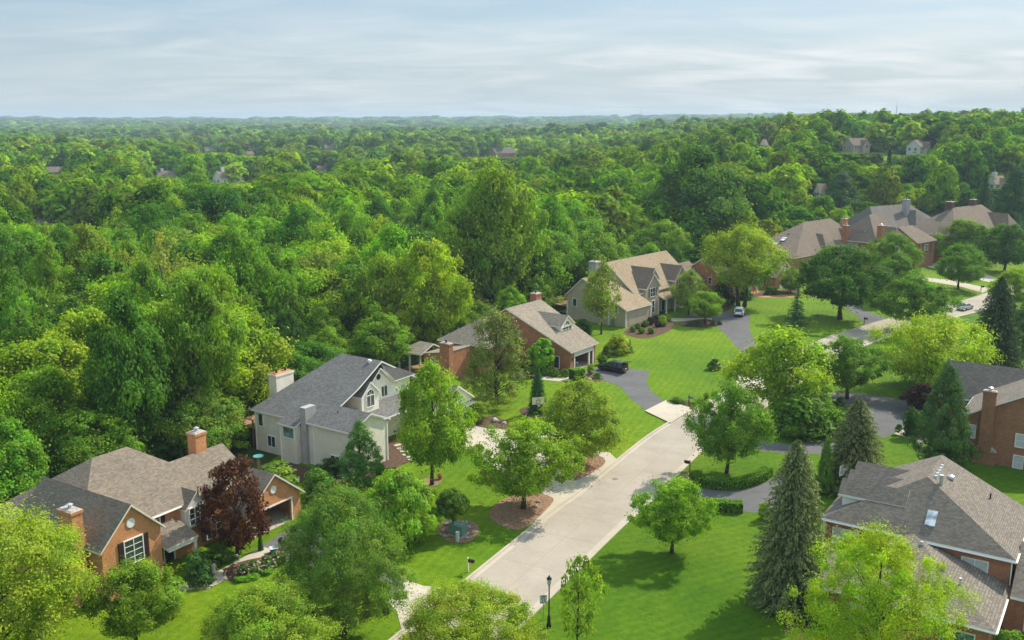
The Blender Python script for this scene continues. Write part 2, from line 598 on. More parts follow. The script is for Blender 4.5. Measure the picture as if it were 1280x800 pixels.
# drives (pixel outlines on flat ground)
Z1, Z2 = 0.028, 0.15
sheet('driveway', pix([(318, 688), (368, 656), (400, 668), (470, 706), (505, 722), (512, 728), (498, 744), (470, 738), (400, 712), (352, 700)]), 0.028, M['asphalt'])
sheet('driveway_apron', pix([(508, 726), (530, 733), (580, 737), (575, 742), (520, 800), (505, 800), (496, 764), (482, 752)]), 0.048, M['apron'])
sheet('driveway', pix([(548, 552), (560, 535), (598, 521), (605, 532), (640, 540), (660, 530), (690, 536), (712, 560), (762, 566), (775, 578), (678, 661), (662, 652), (680, 612), (640, 600), (590, 563)]), 0.029, M['apron'])
sheet('driveway', pix([(724, 468), (752, 458), (790, 461), (812, 464), (808, 478), (815, 490), (832, 503), (810, 515), (790, 500), (775, 483), (752, 475)]), 0.028, M['asphalt'])
sheet('driveway_apron', pix([(832, 501.5), (868, 512), (838, 530), (806, 514.5)]), 0.15, M['apron'])
sheet('driveway', pix([(856, 392), (900, 388), (938, 394), (936, 410), (945, 430), (970, 452), (950, 462), (925, 438), (905, 416), (888, 403), (862, 398)]), 0.028, M['asphalt'])
sheet('driveway_apron', pix([(948, 461), (972, 451), (1000, 462), (965, 482), (920, 492), (915, 470)]), 0.048, M['apron'])
sheet('driveway', pix([(1050, 376), (1068, 378), (1085, 390), (1108, 398), (1085, 410), (1072, 395), (1058, 386)]), 0.028, M['asphalt'])
sheet('driveway', pix([(1150, 346), (1185, 350), (1215, 356), (1240, 361), (1228, 366), (1200, 358), (1150, 350)]), 0.028, M['apron'])
sheet('driveway', pix([(1150, 326), (1190, 332), (1235, 344), (1262, 352), (1250, 356), (1180, 339), (1150, 331)]), 0.028, M['apron'])
# right side drives
sheet('driveway', pix([(846, 600), (860, 592), (900, 607), (950, 604), (985, 590), (1015, 600), (1000, 622), (975, 635), (950, 641), (925, 640), (890, 625), (846, 612)]), 0.028, M['asphalt'])
sheet('driveway', pix([(895, 552), (930, 546), (985, 556), (1030, 550), (1060, 560), (1025, 568), (975, 566), (930, 562), (900, 562)]), 0.028, M['asphalt'])
sheet('driveway', pix([(1020, 489), (1075, 492), (1135, 500), (1145, 515), (1130, 535), (1105, 548), (1090, 540), (1080, 520), (1045, 503), (1020, 497)]), 0.0285, M['asphalt'])
sheet('path', pix([(1118, 542), (1130, 536), (1160, 548), (1155, 556)]), 0.03, M['apron'])
# walk in front of the left house, walks at the other houses
sheet('path', pix([(222, 732), (228, 738), (262, 736), (292, 719), (312, 705), (335, 692), (342, 687), (328, 684), (302, 698), (270, 716), (240, 728)]), 0.036, M['apron'])
sheet('path', pix([(640, 466), (700, 472), (735, 470), (740, 474), (700, 477), (640, 471)]), 0.036, M['apron'])
sheet('path', pix([(815, 396), (845, 398), (890, 398), (890, 401), (845, 402), (815, 400)]), 0.036, M['apron'])
sheet('path', pix([(938, 366), (955, 369), (992, 369), (992, 372), (955, 372), (938, 370)]), 0.036, M['terracotta'])


def bed(name, pts, mat, z=0.05, edge=True, label=None):
    o = sheet(name, pix(pts), z, mat, smooth=5)
    return o


bed('mulch_bed', [(612, 640), (630, 624), (660, 616), (690, 622), (686, 634), (655, 661), (634, 660), (617, 652)], M['red_mulch'])
bed('mulch_bed', [(700, 585), (720, 571), (745, 569), (757, 577), (745, 588), (722, 600), (708, 598)], M['red_mulch'])
bed('mulch_bed', [(523, 602), (533, 598), (547, 599), (552, 603), (543, 608), (529, 608)], M['red_mulch'])
bed('mulch_bed', [(548, 658), (565, 650), (590, 652), (599, 661), (590, 676), (570, 679), (552, 672)], M['red_mulch'])
bed('mulch_bed', [(470, 600), (474, 560), (482, 548), (500, 552), (520, 572), (496, 585), (488, 606)], M['mulch'])
bed('mulch_bed', [(592, 528), (612, 520), (635, 528), (632, 536), (600, 534)], M['mulch'])
bed('mulch_bed', [(650, 512), (668, 508), (690, 514), (680, 522), (656, 520)], M['mulch'])
bed('mulch_bed', [(730, 470), (745, 466), (754, 472), (750, 477), (735, 477)], M['mulch'])
bed('mulch_bed', [(780, 416), (800, 404), (840, 402), (842, 410), (822, 420), (800, 423)], M['mulch'])
bed('mulch_bed', [(848, 404), (880, 399), (902, 404), (890, 409), (860, 409)], M['mulch'])
bed('mulch_bed', [(838, 503), (850, 500), (868, 504), (862, 510)], M['mulch'])
bed('mulch_bed', [(888, 378), (930, 368), (985, 362), (1000, 366), (935, 373), (905, 390)], M['mulch'])
bed('mulch_bed', [(955, 735), (975, 730), (1010, 760), (1020, 800), (990, 800), (975, 770)], M['mulch'])
bed('mulch_bed', [(283, 716), (300, 703), (350, 694), (352, 704), (310, 724), (290, 728)], M['mulch'])
bed('mulch_bed', [(300, 596), (350, 578), (420, 590), (500, 585), (470, 600), (370, 604)], M['mulch'])
bed('mulch_bed', [(842, 602), (862, 590), (872, 604), (858, 610)], M['red_mulch'])

# ------------------------------------------------------------------ houses
HOUSES = []


class House:
    def __init__(s, name, label, origin, heading, roof, trim='trim', group=None, z=0.0):
        s.t = thing(name, label, 'house', (*origin, z), -R(heading), group)
        s.th, s.o, s.z = R(heading), origin, z
        s.walls, s.roofs, s.roofm, s.trim, s.rects = {}, {}, roof, trim, []
        HOUSES.append(s)

    def w(s, mat):
        return s.walls.setdefault(mat, MB())

    def r(s, mat=None):
        return s.roofs.setdefault(mat or s.roofm, MB())

    def world(s, x, y):
        return (s.o[0] + x * math.cos(s.th) + y * math.sin(s.th), s.o[1] - x * math.sin(s.th) + y * math.cos(s.th))

    def wall(s, mat, x0, x1, y0, y1, z0, z1):
        s.w(mat).box(x0, x1, y0, y1, z0, z1)
        s.rects.append((x0, x1, y0, y1))

    def rf(s, pts, mat=None, t=0.2):
        up = [(p[0], p[1], p[2] + t) for p in pts]
        a = Vector(up[1]) - Vector(up[0])
        b = Vector(up[2]) - Vector(up[0])
        if a.cross(b).z < 0:
            up.reverse()
        s.r(mat).extrude(up, (0, 0, -t), 0, 1)

    def gable(s, wallm, x0, x1, y0, y1, zb, ze, zr, axis='y', r=None, ze2=None, ov=0.38, hip=(0, 0), roofm=None, walls=True, ext=(None, None)):
        ze2 = ze if ze2 is None else ze2
        if axis == 'y':
            s0, s1, t0, t1 = x0, x1, y0, y1
            Q = lambda a, b, z: (a, b, z)
        else:
            s0, s1, t0, t1 = y0, y1, x0, x1
            Q = lambda a, b, z: (b, a, z)
        r = (s0 + s1) / 2 if r is None else r
        k1, k2 = (zr - ze) / (r - s0), (zr - ze2) / (s1 - r)
        za, zc = ze - k1 * ov, ze2 - k2 * ov
        e0 = t0 - (ov if ext[0] is None else ext[0])
        e1 = t1 + (ov if ext[1] is None else ext[1])
        q0, q1 = (t0 + hip[0] if hip[0] else e0), (t1 - hip[1] if hip[1] else e1)
        s.rf([Q(s0 - ov, e0, za), Q(s0 - ov, e1, za), Q(r, q1, zr), Q(r, q0, zr)], roofm)
        s.rf([Q(s1 + ov, e0, zc), Q(s1 + ov, e1, zc), Q(r, q1, zr), Q(r, q0, zr)], roofm)
        if hip[0]:
            s.rf([Q(s0 - ov, e0, za), Q(r, q0, zr), Q(s1 + ov, e0, zc)], roofm)
        if hip[1]:
            s.rf([Q(s0 - ov, e1, za), Q(r, q1, zr), Q(s1 + ov, e1, zc)], roofm)
        if walls:
            a, b = t0 + (hip[0] + 0.1 if hip[0] else 0), t1 - (hip[1] + 0.1 if hip[1] else 0)
            prof = [Q(s0, a, zb), Q(s1, a, zb), Q(s1, a, ze2 - 0.02), Q(r, a, zr - 0.02), Q(s0, a, ze - 0.02)]
            s.w(wallm).extrude(prof, tuple(Vector(Q(0, b - a, 0))))
            if hip[0] or hip[1]:
                zz = min(ze, ze2) - 0.03
                g = 0.004
                X = (s0 + g, s1 - g, t0, t1)
                bb = (X[0], X[1], X[2], X[3]) if axis == 'y' else (X[2], X[3], X[0], X[1])
                s.w(wallm).box(*bb, zb, zz)
        s.rects.append((x0, x1, y0, y1))

    def part(s, name, mb, mat, loc=None, rot=None, parent=None, smooth=False):
        return mb.build(name, mat, parent or s.t, smooth, loc, rot)

    def chimney(s, x0, x1, y0, y1, z0, z1, mat, cap='steel', capm='stone', pots=1):
        mb = MB().box(x0, x1, y0, y1, z0, z1 - 0.25)
        mb.box(x0 - 0.08, x1 + 0.08, y0 - 0.08, y1 + 0.08, z1 - 0.25, z1)
        c = s.part('chimney', mb, M[mat])
        MB().frustum((x0 - 0.04, x1 + 0.04, y0 - 0.04, y1 + 0.04), (x0 + 0.1, x1 - 0.1, y0 + 0.1, y1 - 0.1), z1, z1 + 0.1).build('chimney_crown', M[capm], c)
        for i in range(pots):
            f = MB()
            xm = x0 + (x1 - x0) * (i + 0.5) / pots if x1 - x0 > y1 - y0 else (x0 + x1) / 2
            ym = y0 + (y1 - y0) * (i + 0.5) / pots if x1 - x0 <= y1 - y0 else (y0 + y1) / 2
            f.lathe([(0.14, z1 + 0.1), (0.14, z1 + 0.4), (0.3, z1 + 0.42), (0.02, z1 + 0.55)], 10, 0, (xm, ym))
            f.build('flue_cap', M[cap], c)
        return c

    def win(s, face, a, z, w, h, plane, frame='white', pane='glass', shut=None, cols=2, rows=2, arch=False, label=None):
        key = (round(w, 2), round(h, 2), frame, pane, cols, rows, arch)
        if key not in WIN:
            b = 0.09
            fm = MB()
            x0, x1, z0, z1 = -w / 2, w / 2, -h / 2, h / 2
            fm.box(x0 - b, x0, -0.09, 0.04, z0 - b, z1 + (0 if arch else b))
            fm.box(x1, x1 + b, -0.09, 0.04, z0 - b, z1 + (0 if arch else b))
            fm.box(x0, x1, -0.11, 0.04, z0 - b, z0)
            fm.box(x0, x1, -0.085, 0.04, z1, z1 + b)
            for i in range(1, cols):
                xx = x0 + w * i / cols
                fm.box(xx - 0.035, xx + 0.035, -0.075, 0.03, z0, z1)
            for i in range(1, rows):
                zz = z0 + h * i / rows
                fm.box(x0, x1, -0.065, 0.03, zz - 0.022, zz + 0.022)
            pm = MB().box(x0, x1, -0.035, 0.02, z0, z1)
            if arch:
                k = 9
                for i in range(k):
                    t0_, t1_ = math.pi * i / k, math.pi * (i + 1) / k
                    o_, i_ = w / 2 + b, w / 2
                    fm.extrude([(o_ * math.cos(t0_), -0.09, z1 + b + o_ * math.sin(t0_)), (o_ * math.cos(t1_), -0.09, z1 + b + o_ * math.sin(t1_)),
                                (i_ * math.cos(t1_), -0.09, z1 + b + i_ * math.sin(t1_)), (i_ * math.cos(t0_), -0.09, z1 + b + i_ * math.sin(t0_))], (0, 0.12, 0))
                pm.extrude([(w / 2 * math.cos(math.pi * i / k), -0.035, z1 + b + w / 2 * math.sin(math.pi * i / k)) for i in range(k + 1)], (0, 0.05, 0))
                for t in (math.pi / 3, 2 * math.pi / 3):
                    fm.tube([(0, -0.05, z1 + b), (w / 2 * math.cos(t), -0.05, z1 + b + w / 2 * math.sin(t))], [0.025, 0.025], 4)
            WIN[key] = (fm.mesh('window', M[frame]), pm.mesh('pane', M[pane]))
        rot = {'-u': 0, '+v': R(90), '-v': R(-90), '+u': R(180)}[face]
        loc = (a, plane, z) if face in ('-u', '+u') else (plane, a, z)
        o = link('window', WIN[key][0], s.t, loc, rot)
        link('pane', WIN[key][1], o)
        if label:
            o['label'] = label
        if shut:
            for sg in (-1, 1):
                q = MB().box(-0.24, 0.24, -0.07, 0.02, -h / 2 - 0.05, h / 2 + 0.05)
                for i in range(7):
                    zz = -h / 2 + h * (i + 0.5) / 7
                    q.box(-0.19, 0.19, -0.085, -0.071, zz - h / 22, zz + h / 22)
                d = sg * (w / 2 + 0.36)
                l2 = (a + d, plane, z) if face in ('-u', '+u') else (plane, a + d, z)
                s.part('shutter', q, M[shut], l2, rot)
        return o

    def door(s, name, face, a, w, h, plane, mat, panels=(4, 4), z=0.0):
        mb = MB().box(-w / 2, w / 2, -0.06, 0.03, 0, h)
        pc, pr = panels
        for i in range(pc):
            for j in range(pr):
                x0, z0 = -w / 2 + w * i / pc, h * j / pr
                mb.box(x0 + 0.06, x0 + w / pc - 0.06, -0.085, -0.061, z0 + 0.07, z0 + h / pr - 0.07)
        rot = {'-u': 0, '+v': R(90)}[face]
        loc = (a, plane, z) if face == '-u' else (plane, a, z)
        d = s.part(name, mb, M[mat], loc, rot)
        fr = MB().box(-w / 2 - 0.14, -w / 2, -0.11, 0.03, 0, h + 0.14).box(w / 2, w / 2 + 0.14, -0.11, 0.03, 0, h + 0.14).box(-w / 2, w / 2, -0.11, 0.03, h, h + 0.14)
        fr.build('frame', M['white'], d)
        return d

    def post(s, x, y, z0, z1, w=0.12, mat='white'):
        mb = MB().box(x - w, x + w, y - w, y + w, z0, z1)
        mb.box(x - w * 1.3, x + w * 1.3, y - w * 1.3, y + w * 1.3, z1 - 0.15, z1 - 0.02).box(x - w * 1.3, x + w * 1.3, y - w * 1.3, y + w * 1.3, z0, z0 + 0.2)
        return s.part('porch_post', mb, M[mat])

    def gutter(s, p0, p1, mat='white', r=0.07):
        return s.part('gutter', MB().tube([p0, p1], [r, r], 6), M[mat])

    def downpipe(s, x, y, z0, z1, mat='white'):
        return s.part('downpipe', MB().box(x - 0.05, x + 0.05, y - 0.05, y + 0.05, z0, z1), M[mat])

    def done(s):
        for i, (m, mb) in enumerate(s.walls.items()):
            s.part('wall', mb, M[m.split('#')[0]])
        for m, mb in s.roofs.items():
            s.part('roof', mb, [M[m], M[s.trim]])


WIN = {}

# ---- A: orange brick house at lower left
A = House('brick_house', 'orange brick house with brown roof, two brick chimneys and open garage', G(202.5, 655.6, 5.2), 32, 'sh_brown')
A.gable('brick_orange', -12, 0, -6, -0.2, -1.5, 5.2, 8.05, 'x', ext=(0, None), ov=0.32)
zw = 5.2 + 0.646 * 3.75
A.rf([(-2.22, -6.48, 4.954), (-2.22, 12.6, 4.954), (-6.35, 12.6, zw), (-6.35, 6.06, zw), (-9.1, 3.6, 9.4), (-9.1, -0.1, 9.4)])
A.rf([(-9.1, 3.6, 9.4), (-6.35, 6.06, zw), (-11.85, 6.06, zw)])
A.rf([(-2.22, -6.48, 4.954), (-9.1, -0.1, 9.4), (-15.98, -6.48, 4.954)])
A.rf([(-15.98, -6.48, 4.954), (-15.98, 8.6, 4.954), (-9.1, 3.6, 9.4), (-9.1, -0.1, 9.4)])
A.rf([(-6.35, 12.6, zw), (-6.35, 5.0, zw), (-10.7, 5.0, 4.95), (-10.7, 12.6, 4.95)])
A.wall('brick_orange', -15.6, -2.6, -6.1, 8.0, -1.5, 5.15)
A.w('brick_orange').extrude([(-2.6, 8.0, -1.0), (-10.3, 8.0, -1.0), (-10.3, 8.0, 5.1), (-6.35, 8.0, zw - 0.05), (-2.6, 8.0, 5.15)], (0, 4.2, 0))
A.rects.append((-10.5, -2.5, 8, 12.2))
# garage wing with a real opening
gy0, gy1, gx0, gx1 = 9.25, 16.5, -6.0, 0.25
A.gable('brick_orange', gx0, gx1, gy0, gy1, 0, 2.75, 5.65, 'x', walls=False, ext=(0, None))
w = A.w('brick_orange')
w.box(gx1 - 0.25, gx1, gy0, 10.3, -0.5, 2.4).box(gx1 - 0.25, gx1, 15.2, gy1, -0.5, 2.4)
w.extrude([(gx1 - 0.25, gy0, 2.4), (gx1 - 0.25, gy1, 2.4), (gx1 - 0.25, gy1, 2.72), (gx1 - 0.25, (gy0 + gy1) / 2, 5.6), (gx1 - 0.25, gy0, 2.72)], (0.25, 0, 0))
w.box(gx0, gx1 - 0.26, gy0, gy0 + 0.25, -0.5, 2.7).box(gx0, gx1 - 0.26, gy1 - 0.25, gy1, -0.5, 2.7).box(gx0, gx0 + 0.25, gy0 + 0.26, gy1 - 0.26, -0.5, 2.7)
A.part('garage_floor', MB().box(gx0 + 0.26, gx1, gy0 + 0.26, gy1 - 0.26, 0.0, 0.06), M['apron'])
A.part('ceiling', MB().box(gx0 + 0.26, gx1 - 0.3, gy0 + 0.26, gy1 - 0.26, 2.6, 2.68), M['interior'])
A.part('garage_opening_trim', MB().box(gx1, gx1 + 0.06, 10.14, 10.3, 0, 2.4).box(gx1, gx1 + 0.06, 15.2, 15.36, 0, 2.4).box(gx1, gx1 + 0.065, 10.14, 15.36, 2.4, 2.56), M['white'])
A.part('gable_vent', MB().lathe([(0.4, 0), (0.4, 0.06), (0.3, 0.07)], 16), M['white']).matrix_local = Matrix.Translation((gx1 + 0.01, (gy0 + gy1) / 2, 4.1)) @ Matrix.Rotation(R(90), 4, 'Y')
A.part('gable_vent', MB().lathe([(0.42, 0), (0.42, 0.06), (0.32, 0.07)], 16), M['white']).matrix_local = Matrix.Translation((0.01, -3.1, 6.5)) @ Matrix.Rotation(R(90), 4, 'Y')
A.win('+v', -3.0, 4.0, 1.75, 2.1, 0.02, shut='shutter', cols=2, rows=4)
A.win('+v', 1.1, 4.3, 1.1, 1.5, -2.58, shut='shutter', cols=2, rows=3)
A.win('+v', 7.6, 1.5, 1.7, 1.9, -2.48, shut='shutter', cols=3, rows=3)
A.win('+v', 1.0, 1.3, 1.0, 1.7, -2.58, shut='shutter', cols=2, rows=3)
A.win('-u', -9, 3.9, 1.1, 1.6, -6.12, cols=2, rows=3)
A.gable('white', -4, -1.75, 4.0, 6.4, 2.75, 4.75, 5.95, 'x', ov=0.2, ext=(0, 0.15))
A.win('+v', 5.2, 3.85, 1.75, 1.6, -1.73, cols=3, rows=3)
A.rf([(-2.6, -0.1, 3.9), (-2.6, 3.4, 3.9), (0.5, 3.4, 2.85), (0.5, -0.1, 2.85)])
A.post(0.3, 3.1, 0, 2.8)
A.part('porch_beam', MB().box(0.18, 0.42, 0.2, 3.3, 2.55, 2.82), M['white'])
A.door('front_door', '+v', 2.4, 1.0, 2.1, -2.57, 'dark', (2, 3), 0.1)
A.chimney(-3.7, -1.9, -7.15, -6.15, -1.5, 8.4, 'brick_orange')
A.chimney(-7.4, -6.2, 9.2, 10.5, 5, 9.7, 'brick_orange')
A.gutter((-2.1, 0.3, 5.02), (-2.1, 3.8, 5.02))
A.gutter((-2.0, 6.6, 5.0), (-2.0, 9.2, 5.0))
A.done()

# ---- B: beige house with grey roof
B = House('beige_house', 'beige sided house with grey roof, white gables and white garage', G(319, 511, 5.2), 34, 'sh_grey', 'white')
ZR, UR = 10.2, 11.3
pl = (ZR - 5.2) / UR
B.wall('beige', 0.0, 10.3, 0.0, 20.6, -0.6, 5.05)
B.wall('beige', 10.3, 15.95, 0.004, 6.0, -0.6, 5.05)
B.w('cream#front').extrude([(15.7, 0.004, 5.051), (15.7, 6.0, 5.051), (15.7, 3.0, 6.35)], (0.25, 0, 0))
B.w('cream#front').box(15.952, 15.98, 0.0, 6.0, 0.0, 5.05)
B.wall('beige', 5.5, 8.1, -1.05, 0.0, -0.6, 4.7)
e = 0.4
B.rf([(-e, -e, 5.2 - pl * e), (5.3, -e, 5.2 - pl * e), (5.3, -1.4, 5.2 - pl * 1.4), (8.3, -1.4, 5.2 - pl * 1.4), (8.3, -e, 5.2 - pl * e), (16.3, -e, 5.2 - pl * e), (16.3, 3.0, 5.2 + pl * 3), (11.4, 3.0, 5.2 + pl * 3), (11.4, 6.3, 5.2 + pl * 6.3), (10.7, UR, ZR), (3.8, UR, ZR)])
B.rf([(-e, -e, 5.02), (3.8, UR, ZR), (-e, 21, 5.02)])
B.rf([(3.8, UR, ZR), (10.7, UR, ZR), (10.9, 21, 5.02), (-e, 21, 5.02)])
B.rf([(16.3, 3.0, 5.2 + pl * 3), (11.4, 3.0, 5.2 + pl * 3), (11.4, 6.4, 5.03), (16.3, 6.4, 5.03)])
B.w('cream').box(6.0, 10.35, 8.6, 17.0, 5.0, 7.3)
B.w('cream').extrude([(10.3, 8.6, 7.29), (10.3, 13.3, 7.29), (10.3, 10.95, 9.35)], (0.06, 0, 0))
B.rf([(6.5, 10.95, 9.45), (10.8, 10.95, 9.45), (10.8, 8.3, 7.05), (6.5, 8.3, 7.05)], t=0.15)
B.rf([(6.5, 10.95, 9.45), (10.8, 10.95, 9.45), (10.8, 13.6, 7.05), (6.5, 13.6, 7.05)], t=0.15)
B.rf([(10.55, UR, ZR - 0.1), (11.0, 17.5, 7.3), (11.0, 13.4, 7.3), (10.7, 11.6, 9.2)], t=0.12)
B.gable('cream', 8.0, 11.4, 6.7, 9.75, 4.4, 6.9, 8.35, 'x', ov=0.22, ext=(0, 0.2))
B.win('+v', 8.2, 6.1, 1.3, 1.35, 11.42, arch=True, cols=2, rows=1)
B.win('+v', 11.9, 6.3, 1.1, 1.3, 10.38, cols=2, rows=1)
B.part('round_window', MB().lathe([(0.36, 0), (0.36, 0.07), (0.26, 0.05)], 16), M['dark']).matrix_local = Matrix.Translation((10.37, 10.95, 8.35)) @ Matrix.Rotation(R(90), 4, 'Y')
# lower entrance roof and recessed entry
B.rf([(10.2, 6.2, 5.1), (10.2, 18.5, 5.1), (13.0, 18.5, 3.75), (13.0, 6.2, 3.75)])
B.post(12.7, 9.4, 0, 3.7)
B.post(12.7, 13.2, 0, 3.7)
B.door('front_door', '+v', 7.6, 1.0, 2.1, 10.32, 'dark', (2, 3), 0.2)
B.win('+v', 11.4, 1.9, 1.8, 1.6, 10.32, cols=3, rows=2)
# garage wing
B.gable('cream#garage', 6.0, 15.2, 17.6, 23.8, -0.3, 3.5, 5.55, 'x', ext=(0, None), ov=0.35)
for a in (19.25, 22.1):
    B.door('garage_door', '+v', a, 2.5, 2.2, 15.22, 'white', (4, 4))
B.part('gable_vent', MB().lathe([(0.4, 0), (0.4, 0.06), (0.3, 0.07)], 16), M['white']).matrix_local = Matrix.Translation((15.21, 20.7, 4.5)) @ Matrix.Rotation(R(90), 4, 'Y')
B.rf([(15.1, 17.4, 2.95), (15.1, 24.0, 2.95), (15.75, 24.0, 2.6), (15.75, 17.4, 2.6)], t=0.1)
# flue chase, chimney, windows, corner boards
B.part('flue_chase', MB().box(8.2, 9.1, -0.42, 1.3, -0.5, 6.9), M['greysid'])
B.chimney(-1.2, 0.2, 3.4, 6.3, -0.6, 8.7, 'cream', 'dark', 'copper', 2)
B.win('-u', 0.95, 4.0, 0.75, 1.5, -0.02, cols=1, rows=1)
B.win('-u', 2.7, 1.55, 1.25, 1.3, -0.02, cols=2, rows=1)
B.win('-u', 6.9, 3.75, 1.75, 1.25, -1.07, pane='greenpane', cols=1, rows=1)
B.win('-u', 13.3, 1.1, 1.35, 1.4, -0.02, cols=2, rows=1)
for (x, y) in ((0.0, 0.0), (10.0, 0.0), (15.93, 0.0), (15.97, 5.98)):
    B.part('corner_board', MB().box(x - 0.09, x + 0.09, y - 0.09, y + 0.09, -0.5, 5.0), M['white'])
B.part('corner_board', MB().box(5.42, 5.6, -1.12, -0.95, -0.5, 4.65), M['white'])
B.part('roof_vent', MB().lathe([(0.16, 0), (0.16, 0.4), (0.3, 0.42), (0.2, 0.6)], 12), M['white'], (9.3, 10.6, 9.9))
B.part('vent_pipe', MB().lathe([(0.07, 0), (0.07, 0.55)], 8), M['dark'], (12.0, 2.0, 5.9))
B.done()

# ---- C: red brick house with saltbox roof, open garage
C = House('brick_house', 'red brick house with taupe saltbox roof, arched dormer and open two-bay garage', G(713, 440, 3.4), 36, 'sh_taupe')
# main saltbox: ridge along u
hz_, px0 = 8.9, -12.6
C.rf([(0.4, -0.35, 3.25), (0.4, 8.2, 3.25), (px0, 10.0, hz_), (px0, -0.35, hz_)])
C.rf([(px0, -0.35, hz_), (px0, 10.0, hz_), (-19, 10.0, 5.0), (-19, -0.35, 5.0)])
w = C.w('brick_red')
w.extrude([(-18.6, 0, -0.6), (-0.2, 0, -0.6), (-0.2, 0, 3.3), (px0, 0, hz_ - 0.05), (-18.6, 0, 5.1)], (0, 0.3, 0))
w.extrude([(-18.6, 7.5, -0.6), (-0.2, 7.5, -0.6), (-0.2, 7.5, 3.3), (px0, 7.5, hz_ - 0.05), (-18.6, 7.5, 5.1)], (0, 0.3, 0))
w.box(-18.6, -18.3, 0.3, 7.5, -0.6, 5.0).box(-7.5, -7.2, 0.3, 7.5, -0.6, 5.9)
w.box(-0.3, 0, 0.001, 1.1, -0.6, 3.25).box(-0.3, 0, 7.1, 7.8, -0.6, 3.25)
C.rects.append((-19, 0.4, 0, 8))
C.part('garage_header', MB().box(-0.28, 0.02, 1.1, 7.1, 2.35, 3.2), M['trim'])
C.part('garage_opening_trim', MB().box(-0.1, 0.08, 1.1, 1.35, 0, 2.35).box(-0.1, 0.08, 5.55, 5.9, 0, 2.35).box(-0.1, 0.08, 6.85, 7.1, 0, 2.35).box(-0.1, 0.09, 1.1, 7.1, 2.35, 2.5), M['white'])
C.part('garage_floor', MB().box(-7.2, 0, 0.31, 7.49, 0, 0.05), M['apron'])
C.part('ceiling', MB().box(-7.2, -0.35, 0.31, 7.49, 2.9, 3.0), M['interior'])
# dormer
C.gable('cream', -8.8, -4.2, 3.6, 7.2, 4.0, 6.5, 7.85, 'x', ov=0.35, ext=(2.5, 0.3))
C.win('+v', 5.4, 5.65, 2.6, 0.9, -4.18, cols=3, rows=2)
C.win('+v', 5.4, 6.32, 1.2, 0.06, -4.17, cols=1, rows=1, arch=True)
C.win('-u', -2.6, 1.35, 0.95, 1.9, -0.02, cols=1, rows=1)
C.win('-u', -10.6, 3.6, 1.0, 2.5, -0.02, arch=True, cols=2, rows=1)
# lower middle wing to the left
C.gable('brick_red', -19.2, -9.8, -9.4, -0.02, -0.6, 4.7, 7.75, 'y', hip=(4.6, 0), ext=(None, 0))
C.rects.append((-19, -9.9, -9.2, 0))
C.win('-u', -11.4, 2.1, 1.3, 1.7, -9.22, cols=2, rows=2)
C.win('-u', -17.2, 2.4, 1.0, 1.5, -9.22, cols=1, rows=1)
C.win('-u', -13.9, 2.4, 1.0, 1.5, -9.22, cols=1, rows=1)
# brick wing at far left, with screened porch
C.w('brick_red').extrude([(-17.5, -15.5, -0.8), (-12.4, -15.5, -0.8), (-12.4, -15.5, 4.6), (-17.5, -15.5, 3.7)], (0, 6.0, 0))
C.rf([(-17.6, -15.6, 3.72), (-12.3, -15.6, 4.66), (-12.3, -9.4, 4.66), (-17.6, -9.4, 3.72)], t=0.08)
C.rects.append((-17.5, -12.4, -15.5, -9.2))
C.win('-u', -15.6, 2.4, 0.75, 1.6, -15.52, cols=1, rows=1)
C.chimney(-13.9, -12.0, -15.9, -14.9, -0.8, 6.0, 'brick_red', 'dark')
C.rf([(-22.9, -16.2, 3.3), (-17.4, -16.2, 3.5), (-17.4, -13.2, 4.7), (-20.2, -13.2, 4.75)])
C.rf([(-22.9, -16.2, 3.3), (-20.2, -13.2, 4.75), (-22.9, -10.4, 3.3)])
C.rf([(-20.2, -13.2, 4.75), (-17.4, -13.2, 4.7), (-17.4, -10.4, 3.3), (-22.9, -10.4, 3.3)])
for (x, y) in ((-22.5, -15.8), (-20.2, -15.8), (-22.5, -10.8)):
    C.post(x, y, -0.6, 3.4, 0.13, 'trim')
C.part('porch_floor', MB().box(-22.8, -17.5, -16, -10.5, 0.0, 0.25), M['wood'])
C.part('porch_rail', MB().box(-22.5, -17.6, -15.85, -15.78, 1.1, 1.18).box(-22.5, -17.6, -15.85, -15.78, 0.7, 0.75), M['wood'])
C.chimney(-14.2, -12.9, 9.0, 10.6, 4, 10.1, 'brick_red', 'dark')
C.part('satellite_dish', MB().lathe([(0.02, 0.0), (0.3, 0.06), (0.45, 0.16), (0.43, 0.17), (0.28, 0.08)], 14), M['trim']).matrix_local = Matrix.Translation((-14.6, -1.5, 8.6)) @ Matrix.Rotation(R(70), 4, 'X')
C.part('wall_lamp', MB().box(0.001, 0.12, 0.5, 0.64, 1.9, 2.2), M['dark'])
C.done()

# ---- D: tan house
D = House('tan_house', 'tan sided house with light brown roof and twin front gables', G(709, 398, 0.0), 40, 'sh_tan', 'white')
D.gable('tan', 0, 14.2, 0, 9.0, -0.6, 5.1, 8.6, 'y', r=3.9, ze2=3.5, ext=(None, 0))
D.gable('tan', -1.5, 11.0, 8.0, 31.0, -0.5, 5.3, 10.9, 'y', r=4.0, ze2=5.2)
D.gable('tan', 5.0, 12.0, 10.6, 15.6, 0, 6.2, 8.7, 'x', roofm='sh_dark', ext=(0, None))
D.gable('tan', 5.0, 11.3, 12.7, 16.2, 5, 7.6, 9.6, 'x', roofm='sh_dark', ext=(0, None))
D.gable('tan', 5.0, 11.6, 22.5, 27.4, 0, 6.4, 9.0, 'x', roofm='sh_dark', ext=(0, None))
D.gable('tan', 0.0, 9.6, 31.0, 40.0, 0, 4.2, 7.6, 'y', roofm='sh_dark')
D.rf([(10.8, 15.7, 4.2), (10.8, 28.5, 4.2), (13.4, 28.5, 3.2), (13.4, 15.7, 3.2)])
